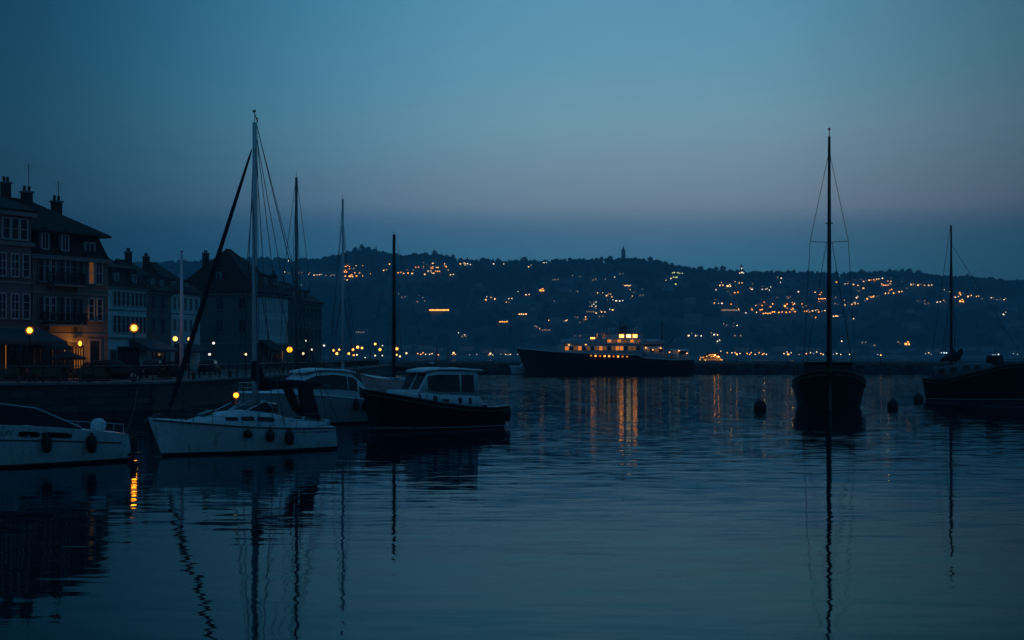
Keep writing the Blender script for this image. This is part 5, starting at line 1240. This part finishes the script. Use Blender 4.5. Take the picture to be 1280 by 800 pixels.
HM = {}
def house_mesh(kind, lm):
    """small far house: walls, roof and the windows that are lit"""
    key = (kind, lm.name if lm else '-')
    if key in HM: return HM[key]
    mb = MB()
    W, D, H, rf = {'dot': (9, 8, 6, 3), 'small': (9, 8, 6, 3), 'pair': (12, 9, 6.5, 3.2), 'row': (16, 9, 7, 3), 'block': (14, 11, 19, .6), 'long': (33, 10, 5.5, 1.0), 'big': (12, 10, 9, 4), 'dark': (11, 9, 6.5, 3.2), 'slab': (26, 11, 16, .6)}[kind]
    mb.box((0, 0, H / 2 - 1.5), (W, D, H + 3), HWALL)
    if rf > 1: mb.prism([(-W / 2 - .5, H), (W / 2 + .5, H), (0 if W < 14 else W / 2 - 3, H + rf), (0 if W < 14 else -W / 2 + 3, H + rf)] if W >= 14 else [(-W / 2 - .5, H), (W / 2 + .5, H), (0, H + rf)], -D / 2 - .5, D / 2 + .5, HROOF)
    else: mb.box((0, 0, H + rf / 2), (W + .4, D + .4, rf), HROOF)
    if lm:
        y = -D / 2 - .1
        def wn(x, z, w, h, m=None): mb.box((x, y, z), (w, .12, h), m or lm)
        if kind == 'dot': wn(-1, 3.4, 1.5, 1.4)
        if kind == 'small': wn(1.0, 3.4, 2.2, 1.8)
        if kind == 'pair': wn(-2.6, 3.0, 1.8, 1.7); wn(2.8, 3.6, 1.4, 1.4)
        if kind == 'row': [wn(-5.5 + 3.6 * k, 3.2 + .4 * (k % 2), 1.6 + .5 * (k % 2), 1.5) for k in range(4)]
        if kind == 'block':
            for i in range(4):
                for j in range(5):
                    if (i * 7 + j * 5) % 3: wn(-5 + i * 3.3, 2.6 + j * 3.4, 1.3, 1.2, lm if (i + j) % 2 else DIMW)
        if kind == 'long':
            for i in range(15): wn(-15 + i * 2.14, 2.8, 1.7, 2.2 if i % 4 else 1.5)
        if kind == 'big': wn(-2.2, 3.6, 3.4, 2.6); wn(2.6, 3.2, 2.2, 2.2); wn(1.2, 6.6, 1.8, 1.4)
    o = mb.build('hillside_house'); me = o.data; bpy.data.objects.remove(o); HM[key] = me; return me
W_, O_, P_, D_, N_ = 'W', 'O', 'P', 'D', 'N'
LIGHTS = {
 'upper left slope, among trees left of the wooden mast': [(361, 326, P_, 'small'), (358, 341, D_, 'dot'), (362, 342, P_, 'dot'), (374, 342, D_, 'small'), (387, 343, W_, 'dot'), (395, 344, W_, 'pair'), (401, 344, P_, 'dot'), (407, 345, D_, 'small'), (380, 357, D_, 'pair')],
 'bright orange cluster high on the hill beside the grey mast': [(434, 334, O_, 'big'), (437, 339, O_, 'big'), (441, 342, O_, 'row'), (434, 346, O_, 'pair'), (433, 351, W_, 'small'), (441, 336, W_, 'pair'), (447, 340, W_, 'dot'), (445, 346, O_, 'small'), (450, 342, W_, 'dot'), (439, 346, O_, 'big'), (432, 341, O_, 'big')],
 'upper slope right of the wooden mast': [(486, 331, W_, 'small'), (482, 338, W_, 'pair'), (486, 338, W_, 'dot'), (500, 341, O_, 'pair'), (506, 342, W_, 'dot'), (510, 342, O_, 'small'), (515, 343, W_, 'small'), (521, 334, O_, 'pair'), (541, 330, W_, 'small'), (540, 336, O_, 'big'), (544, 335, W_, 'row'), (546, 340, O_, 'row'), (537, 339, W_, 'pair'), (542, 342, O_, 'small'), (531, 344, W_, 'small'), (557, 330, W_, 'dot'), (557, 334, O_, 'small'), (565, 344, W_, 'pair'), (575, 330, W_, 'small'), (582, 329, W_, 'pair'), (586, 330, P_, 'row'), (589, 331, P_, 'dot'), (616, 330, P_, 'small'), (630, 330, P_, 'dot')],
 'lower left slope above the far quay lamps': [(505, 372, D_, 'pair'), (521, 376, P_, 'small'), (521, 379, D_, 'small'), (606, 376, W_, 'small'), (617, 374, P_, 'dot'), (618, 375, W_, 'small'), (637, 374, P_, 'pair'), (630, 403, O_, 'row'), (580, 422, D_, 'pair'), (455, 414, O_, 'pair'), (451, 416, D_, 'row')],
 'middle slope above the passenger ship': [(660, 334, W_, 'small'), (682, 328, P_, 'pair'), (677, 364, O_, 'big'), (659, 369, W_, 'pair'), (637, 378, D_, 'dot'), (693, 377, D_, 'dot'), (697, 350, D_, 'small'), (692, 350, D_, 'dot'), (721, 365, D_, 'small'), (725, 346, D_, 'dot'), (744, 365, W_, 'pair'), (740, 364, P_, 'dot'), (747, 367, W_, 'dot'), (762, 369, O_, 'row'), (757, 371, W_, 'small'), (766, 372, W_, 'dot'), (769, 377, P_, 'small'), (776, 377, P_, 'pair'), (784, 358, W_, 'row'), (776, 343, D_, 'pair'), (769, 347, P_, 'dot'), (743, 350, D_, 'pair'), (653, 394, W_, 'row'), (696, 401, W_, 'pair'), (705, 402, D_, 'small'), (676, 409, P_, 'pair'), (679, 405, P_, 'dot'), (671, 410, D_, 'small'), (682, 414, D_, 'row'), (678, 412, W_, 'pair'), (738, 390, D_, 'row'), (746, 392, W_, 'dot'), (753, 391, W_, 'pair'), (752, 396, D_, 'pair'), (765, 388, W_, 'small'), (721, 398, D_, 'small'), (727, 401, D_, 'pair'), (732, 397, W_, 'dot'), (725, 404, D_, 'dot'), (802, 370, D_, 'pair'), (793, 366, D_, 'dot')],
 'yellowish lit cluster below the ridge right of the tower': [(844, 341, N_, 'row'), (848, 342, N_, 'row'), (842, 347, N_, 'row'), (845, 347, N_, 'big'), (838, 349, N_, 'small'), (844, 356, N_, 'small'), (851, 342, N_, 'pair')],
 'right slope above the kiosk on the breakwater': [(899, 357, W_, 'small'), (905, 357, W_, 'pair'), (911, 358, W_, 'big'), (926, 354, W_, 'pair'), (920, 366, O_, 'pair'), (939, 362, P_, 'small'), (953, 362, P_, 'dot'), (957, 362, P_, 'dot'), (895, 363, P_, 'dot'), (890, 378, O_, 'small'), (893, 380, W_, 'dot'), (901, 380, P_, 'small'), (920, 375, P_, 'dot'), (932, 392, P_, 'dot'), (940, 388, O_, 'dot'), (912, 388, D_, 'long'), (859, 421, P_, 'small'), (870, 421, P_, 'dot'), (877, 421, P_, 'dot'), (892, 420, P_, 'small'), (897, 420, W_, 'dot'), (898, 428, P_, 'dot'), (918, 421, D_, 'small'), (922, 408, P_, 'dot'), (909, 408, D_, 'dot'), (962, 363, P_, 'dot'), (964, 359, P_, 'dot'), (976, 348, P_, 'small'), (976, 354, P_, 'dot'), (986, 354, D_, 'small'), (997, 365, P_, 'small'), (986, 372, D_, 'pair'), (971, 372, D_, 'dot')],
 'blazing orange cluster left of the tall cutter mast': [(951, 385, O_, 'big'), (955, 383, O_, 'big'), (958, 386, O_, 'big'), (954, 388, O_, 'row'), (958, 393, O_, 'row'), (964, 391, O_, 'row'), (961, 387, O_, 'big'), (970, 390, O_, 'pair'), (966, 381, W_, 'dot'), (975, 391, O_, 'pair'), (983, 384, O_, 'big'), (987, 387, O_, 'big'), (992, 383, W_, 'big'), (990, 389, O_, 'big'), (995, 389, O_, 'big'), (998, 390, O_, 'row'), (1002, 381, O_, 'small'), (1003, 385, W_, 'dot'), (1008, 383, W_, 'dot'), (1004, 390, O_, 'row'), (980, 390, O_, 'small'), (985, 391, O_, 'pair'), (1010, 388, W_, 'dot'), (1016, 389, W_, 'pair'), (1020, 388, O_, 'small'), (1028, 389, W_, 'pair'), (1020, 398, O_, 'dot'), (946, 391, W_, 'dot'), (1024, 391, O_, 'dot')],
 'lit terrace rows right of the tall cutter mast': [(1041, 353, O_, 'row'), (1020, 366, W_, 'pair'), (1023, 372, O_, 'big'), (1027, 374, O_, 'row'), (1026, 367, W_, 'dot'), (1060, 354, W_, 'pair'), (1065, 356, W_, 'small'), (1056, 355, P_, 'dot'), (1072, 357, W_, 'dot'), (1080, 352, W_, 'pair'), (1085, 351, W_, 'small'), (1090, 350, O_, 'pair'), (1094, 349, W_, 'row'), (1102, 348, P_, 'small'), (1103, 355, O_, 'big'), (1106, 357, O_, 'row'), (1110, 355, W_, 'pair'), (1114, 352, W_, 'dot'), (1120, 354, W_, 'small'), (1112, 365, O_, 'big'), (1108, 367, W_, 'pair'), (1115, 367, W_, 'small'), (1124, 365, W_, 'pair'), (1120, 363, P_, 'dot'), (1078, 361, W_, 'small'), (1073, 364, D_, 'small'), (1087, 372, O_, 'row'), (1083, 374, W_, 'small'), (1095, 371, D_, 'pair'), (1069, 373, P_, 'small'), (1065, 377, W_, 'small'), (1062, 380, W_, 'row'), (1066, 381, W_, 'pair'), (1056, 382, W_, 'dot'), (1042, 380, D_, 'small'), (1041, 395, O_, 'pair'), (1045, 396, W_, 'row'), (1066, 399, P_, 'dot'), (1043, 373, D_, 'small')],
 'slope around and beyond the right edge boat mast': [(1139, 356, W_, 'pair'), (1146, 357, W_, 'small'), (1151, 356, W_, 'pair'), (1155, 357, O_, 'dot'), (1162, 357, W_, 'pair'), (1186, 365, P_, 'small'), (1197, 369, O_, 'big'), (1195, 372, W_, 'pair'), (1201, 378, O_, 'big'), (1186, 378, W_, 'small'), (1172, 378, P_, 'pair'), (1158, 380, D_, 'pair'), (1148, 377, D_, 'dot'), (1209, 371, W_, 'small'), (1216, 370, W_, 'row'), (1220, 371, W_, 'dot'), (1228, 374, D_, 'dot'), (1235, 371, P_, 'dot'), (1238, 373, P_, 'dot'), (1249, 372, P_, 'dot'), (1255, 375, P_, 'dot'), (1247, 375, D_, 'pair'), (1253, 394, P_, 'small')],
 'lowest slope just above the shore right of the kiosk': [(1053, 428, P_, 'dot'), (1078, 429, D_, 'pair'), (1091, 433, D_, 'small'), (1127, 429, O_, 'pair'), (1132, 432, O_, 'big'), (1136, 431, D_, 'dot'), (922, 407, D_, 'small'), (924, 421, D_, 'small')],
}
def build_far_houses():
    mt = {W_: WARM, O_: ORANGE, P_: PALE, D_: DIMW, N_: GREENW}
    for where, lst in LIGHTS.items():
        for px, py, c, kind in lst:
            p = hit(px, py + 2); OCC.append((p.x, p.y))
            o = bpy.data.objects.new('hillside_house', house_mesh(kind, mt[c])); COL.objects.link(o)
            o.location = p + Vector((0, 0, -.3)); o.rotation_euler.z = rnd.uniform(-.25, .25)
            tag(o, 'small lit house on the ' + where if 'slope' in where.split()[:3] else 'small lit house in the ' + where, 'house', 'houses: ' + where)
    sp = [(549, 386.5, 'long', ORANGE, 'long low hillside building with a bright orange lit front'), (741, 387, 'block', PALE, 'hillside apartment block with a grid of pale lit windows above the ship'), (866, 401, 'slab', None, 'dim unlit apartment slab on the slope above the passenger ship stern')]
    for px, py, kind, m_, lab in sp:
        p = hit(px, py + 4); OCC.append((p.x, p.y)); OCC.append((p.x + 14, p.y)); OCC.append((p.x - 14, p.y))
        o = bpy.data.objects.new('hillside_building', house_mesh(kind, m_)); COL.objects.link(o); o.location = p; tag(o, lab, 'building')
    rr = random.Random(21)
    for i in range(38):
        px = rr.uniform(580, 1270); py = rr.uniform(352, 428)
        p = hit(px, py); OCC.append((p.x, p.y))
        o = bpy.data.objects.new('hillside_house', house_mesh('dark' if i % 3 else 'slab', None)); COL.objects.link(o); o.location = p; o.rotation_euler.z = rr.uniform(-.4, .4)
        if i % 3 == 0: o.scale = (.7, .8, .6)
        tag(o, 'unlit grey house standing dark among the hillside trees', 'house', 'unlit houses on the hillside')
def build_added_glow_lamps():  # added lamps, put in to spread an orange glow over house clusters
    for px, py, pw, col in ((953, 387, 2600, (1, .34, .06)), (988, 388, 2600, (1, .36, .08)), (1024, 375, 1600, (1, .42, .12)), (1107, 360, 1800, (1, .5, .2)), (438, 342, 2200, (1, .40, .12)), (912, 390, 900, (1, .34, .1)), (542, 338, 1000, (1, .45, .15))):
        p = hit(px, py); OCC.append((p.x, p.y)); t = thing('added_glow_lamp', 'added tall orange lamp that makes a cluster of hillside houses glow', 'lamp', p + Vector((0, -16, 0)), 0, 'added lamps that make hillside house clusters glow')
        z0 = hill_h(p.x, p.y - 16) - p.z; MB().tube([(0, 0, z0), (0, 0, 11)], [.2, .12], BLACKM, 6).build('post', t)
        MB().lathe([(.7 * math.cos(a), 11.6 + .7 * math.sin(a)) for a in [R(d) for d in range(-80, 81, 32)]], (0, 0, 0), ORANGE, 8).build('globe', t)
        l = bpy.data.lights.new('added_glow_light', 'POINT'); l.energy = pw; l.color = col; l.shadow_soft_size = .7
        o = bpy.data.objects.new('added_glow_light', l); COL.objects.link(o); o.parent = t; o.location = (0, -1.2, 12.5)
def build_hillside_lamps():
    rr = random.Random(77); mats = [WARM, PALE, emit('hillside_lamp_orange', (1, .40, .10), 4.5), DIMW, emit('hillside_lamp_faint', (1, .7, .45), 1.4)]
    o = MB().tube([(0, 0, -1), (0, 0, 6.2)], .12, BLACKM, 5).build('post'); pm = o.data; bpy.data.objects.remove(o)
    gm = []
    for m_ in mats:
        o = MB().lathe([(.62 * math.cos(a), 6.7 + .62 * math.sin(a)) for a in [R(d) for d in range(-80, 81, 32)]], (0, 0, 0), m_, 8).build('globe'); gm.append(o.data); bpy.data.objects.remove(o)
    pts = [(px, py, c) for lst in LIGHTS.values() for px, py, c, k in lst]
    for i in range(190):
        px, py, c = pts[rr.randrange(len(pts))]
        q = rr.gauss(0, 9); px += q; py += rr.gauss(0, 1.6) + q * .06
        if py < interp(RIDGE, px) + 4: continue
        p = hit(px, py + 3); OCC.append((p.x, p.y))
        t = thing('hillside_lamp', 'tiny street lamp between the houses on the far hillside', 'lamp', p, 0, 'street lamps on the far hillside')
        k = rr.choice([2, 2, 0, 4, 3] if c == O_ else [0, 1, 4, 4, 3])
        for nm, me in (('post', pm), ('globe', gm[k])):
            o = bpy.data.objects.new(nm, me); COL.objects.link(o); o.parent = t
def build_shore():
    mb = MB()
    for i in range(80):
        xa = -900 + i * 24; mb.box((xa + 12, Y0 - 6, 2.4), (23.9, 5, 6.4 + .5 * (i % 3)), PALECONC)
    w = mb.build('shore_wall'); tag(w, 'pale low wall along the far shore beneath the hill', 'shore wall')
    # lamps along the far shore
    o = MB().tube([(0, 0, 0), (0, 0, 6.0)], .16, BLACKM, 6).build('post'); pole = o.data; bpy.data.objects.remove(o)
    gl = {}
    def globe(m, r):
        k = (m.name, r)
        if k not in gl:
            o = MB().lathe([(r * math.cos(a), r * math.sin(a)) for a in [R(d) for d in range(-80, 81, 32)]], (0, 0, 0), m, 8).build('globe'); gl[k] = o.data; bpy.data.objects.remove(o)
        return gl[k]
    SL = [(901, 439, 0), (909, 441, 1), (915, 441, 0), (919, 441, 1), (925, 442, 0), (934, 442, 1), (937, 443, 1), (939, 441, 1), (944, 443, 0), (949, 441, 1), (953, 443, 1), (955, 442, 1), (958, 443, 0), (980, 442, 0), (984, 440, 0), (986, 443, 0), (989, 441, 0), (999, 443, 2), (1008, 442, 1), (1013, 441, 0), (1017, 442, 2), (1021, 440, 0), (1026, 442, 1), (1029, 443, 0), (1042, 443, 2), (1046, 442, 0), (1051, 443, 0), (1062, 443, 0), (1097, 443, 2), (1118, 444, 2), (1157, 442, 2), (1161, 441, 0), (1164, 443, 2), (1177, 441, 3), (1180, 441, 3), (1183, 441, 3), (1241, 444, 3), (1244, 444, 3), (1248, 443, 3), (1267, 442, 2), (1272, 443, 2),
          (522, 442, 1), (526, 443, 1), (529, 441, 1), (532, 443, 0), (537, 443, 0), (540, 442, 0), (548, 443.5, 1), (567, 441, 4), (565, 443, 0), (569, 443, 1), (587, 444, 0), (596, 443, 2), (611, 444, 1), (613, 442, 4), (616, 444, 0), (626, 443, 2), (632, 443, 0), (635, 444, 0), (638, 443, 0), (647, 443, 2), (691, 444, 0)]
    ms = [(emit('shore_warm', (1, .78, .5), 3.2), .75), (emit('shore_orange', (1, .42, .12), 3.6), .85), (emit('shore_dim', (.8, .86, 1), 1.1), .7), (WHITEL, .95), (emit('shore_bright', (1, .62, .3), 4.5), 1.25)]
    for px, py, k in SL:
        y = Y0 - 2 + (px * 7 % 9); z = zat(py, y); m_, r_ = ms[k]
        t = thing('shore_lamp', ['warm', 'orange', 'dim', 'white', 'large orange'][k] + ' lamp in the line of lights along the far shore', 'lamp', (xat(px, y), y, 2.0), 0, 'lamps along the far shore')
        o = bpy.data.objects.new('post', pole); COL.objects.link(o); o.parent = t; o.scale = (1, 1, max(.2, (z - 2) / 6))
        o = bpy.data.objects.new('globe', globe(m_, r_)); COL.objects.link(o); o.parent = t; o.location = (0, 0, z - 2)
    # tall lit mast at the shore
    # lakeside pavilion with strings of orange lights
    y = 302.0; t = thing('lit_kiosk', 'small kiosk on the breakwater blazing with strings of orange lamps right of the ship', 'kiosk', (xat(888, y), y, 2.45)); t.scale = (.155, .155, .17)
    mb = MB(); mb.box((0, 0, -.2), (36, 16, 2.2), CONC); mb.build('plinth', t)
    mb = MB(); mb.box((2, 2, 4.0), (24, 9, 6.4), HWALL); mb.build('wall', t)
    mb = MB(); mb.prism([(-11.5, 7.2), (15.5, 7.2), (9, 11.0), (-3, 11.0)], -3.5, 7, HROOF); mb.build('roof', t)
    for k in range(8):
        mb = MB(); mb.box((-8.5 + k * 3.0, -2.6, 3.0), (1.6, .2, 1.6), emit('kiosk_window_light', (1, .36, .08), .5)); mb.build('lit_window', t)
    pos = [(-14, 5.2), (-11, 5.6), (-15, 2.6), (-6, 6.8), (-2.5, 8.2), (0, 8.6), (2.5, 8.8), (5, 8.2), (8, 7.0), (10, 6.2), (13, 3.0), (15, 2.4), (-8, 2.0), (1, 6.4), (4, 6.6)]
    for k, (x, z) in enumerate(pos):
        o = bpy.data.objects.new('string_lamp', globe((emit('pavilion_glow', (1, .24, .045), 26) if k in (7, 9) else emit('pavilion_dim_glow', (1, .46, .12), 1.3)), .85)); COL.objects.link(o); o.parent = t; o.location = (x, -7.5 + (k % 3), z)
    mb = MB()
    for k, (x, z) in enumerate(pos): mb.tube([(x, -7.5 + (k % 3), 0), (x, -7.5 + (k % 3), z - .5)], .12, BLACKM, 5)
    mb.build('lamp_posts', t)
    # pale low buildings along the shore
    rr = random.Random(5)
    for i in range(34):
        px = 480 + i * 24.5 + rr.uniform(-6, 6)
        if 845 < px < 915: continue
        y = Y0 + 24 + rr.uniform(0, 20); x = xat(px, y)
        o = bpy.data.objects.new('shore_house', house_mesh('dark' if i % 2 else 'row', None)); COL.objects.link(o); o.location = (x, y, hill_h(x, y)); OCC.append((x, y)); o.scale = (1.3, 1, .8)
        tag(o, 'unlit house standing low on the far shore behind the lamps', 'house', 'unlit houses along the far shore')
    # skyline tower and lit chapel
    x, y = xat(779, Y1), Y1 - 4; z = hill_h(x, y)
    t = thing('lookout_tower', 'slender dark tower with a spire on the hill skyline', 'tower', (x, y, z))
    MB().lathe([(6, -3), (5.4, 6), (4.6, 9), (4.0, 22), (4.6, 22.5), (4.6, 24.5), (3.2, 25), (2.8, 26), (3.2, 26.4)], (0, 0, 0), HWALL, 12).build('shaft', t)
    MB().lathe([(3.2, 26.4), (1.2, 30), (.35, 33), (.2, 46)], (0, 0, 0), HROOF, 10).build('spire', t)
    x, y = xat(926, Y1), Y1 - 8; z = hill_h(x, y)
    t = thing('hilltop_chapel', 'small white lit chapel on the hill skyline', 'chapel', (x, y, z)); OCC.append((x, y))
    MB().box((0, 0, 4), (12, 9, 10), HWALL).build('nave', t); MB().prism([(-6.4, 9), (6.4, 9), (0, 13)], -5, 5, HROOF).build('roof', t)
    mb = MB(); mb.box((0, 0, 9), (4, 4, 20), HWALL); mb.lathe([(2.4, 19), (.8, 21), (.1, 23)], (0, -.02, 0), HROOF, 8); mb.build('bell_tower', t)
    mb = MB(); mb.box((0, -4.6, 5.5), (3.4, .2, 2.2), PALE); mb.box((-4, -4.6, 4), (1.6, .2, 1.6), WARM); mb.box((3.6, -4.6, 4.4), (1.6, .2, 1.6), PALE); mb.box((0, -2.1, 14), (1.6, .2, 2.4), PALE); mb.build('lit_window', t)

# ------------------------------------------------------------------ build everything
build_world(); build_camera_and_light(); build_water()
build_hills(); build_far_houses(); build_added_glow_lamps(); build_hillside_lamps(); build_shore(); build_forest(); build_ridge_trees()
build_quay(); build_breakwater(); build_houses(); build_lamps(); build_flagpole(); build_cars(); build_cafe(); build_quay_details()
white_sloop(); express_cruiser(); dark_cabin_boat(); near_cruiser(); bow_on_cutter(); right_cutter()
moored_yacht(370.5, 86, 222, GREYMAST, WHITE2, .115, 'sailing yacht with a grey mast showing above the hardtop motor cruiser', yaw=R(93))
moored_yacht(428.5, 96, 249, ALU, WHITE, .10, 'sailing yacht with a slim pale mast and pale sail cover behind the hardtop cruiser', yaw=R(86), cover=PALEFAB, spreader=False)
moored_yacht(492.5, 131, 293, WOOD, WHITE, .19, 'white sailing yacht with a dark wooden mast behind the dark cabin boat', yaw=R(140), L=8.5, spreader=False, sheerk=1.35)
passenger_ship(); mooring_lines(); breakwater_lamps(); tender(); buoys(); distant_yachts()
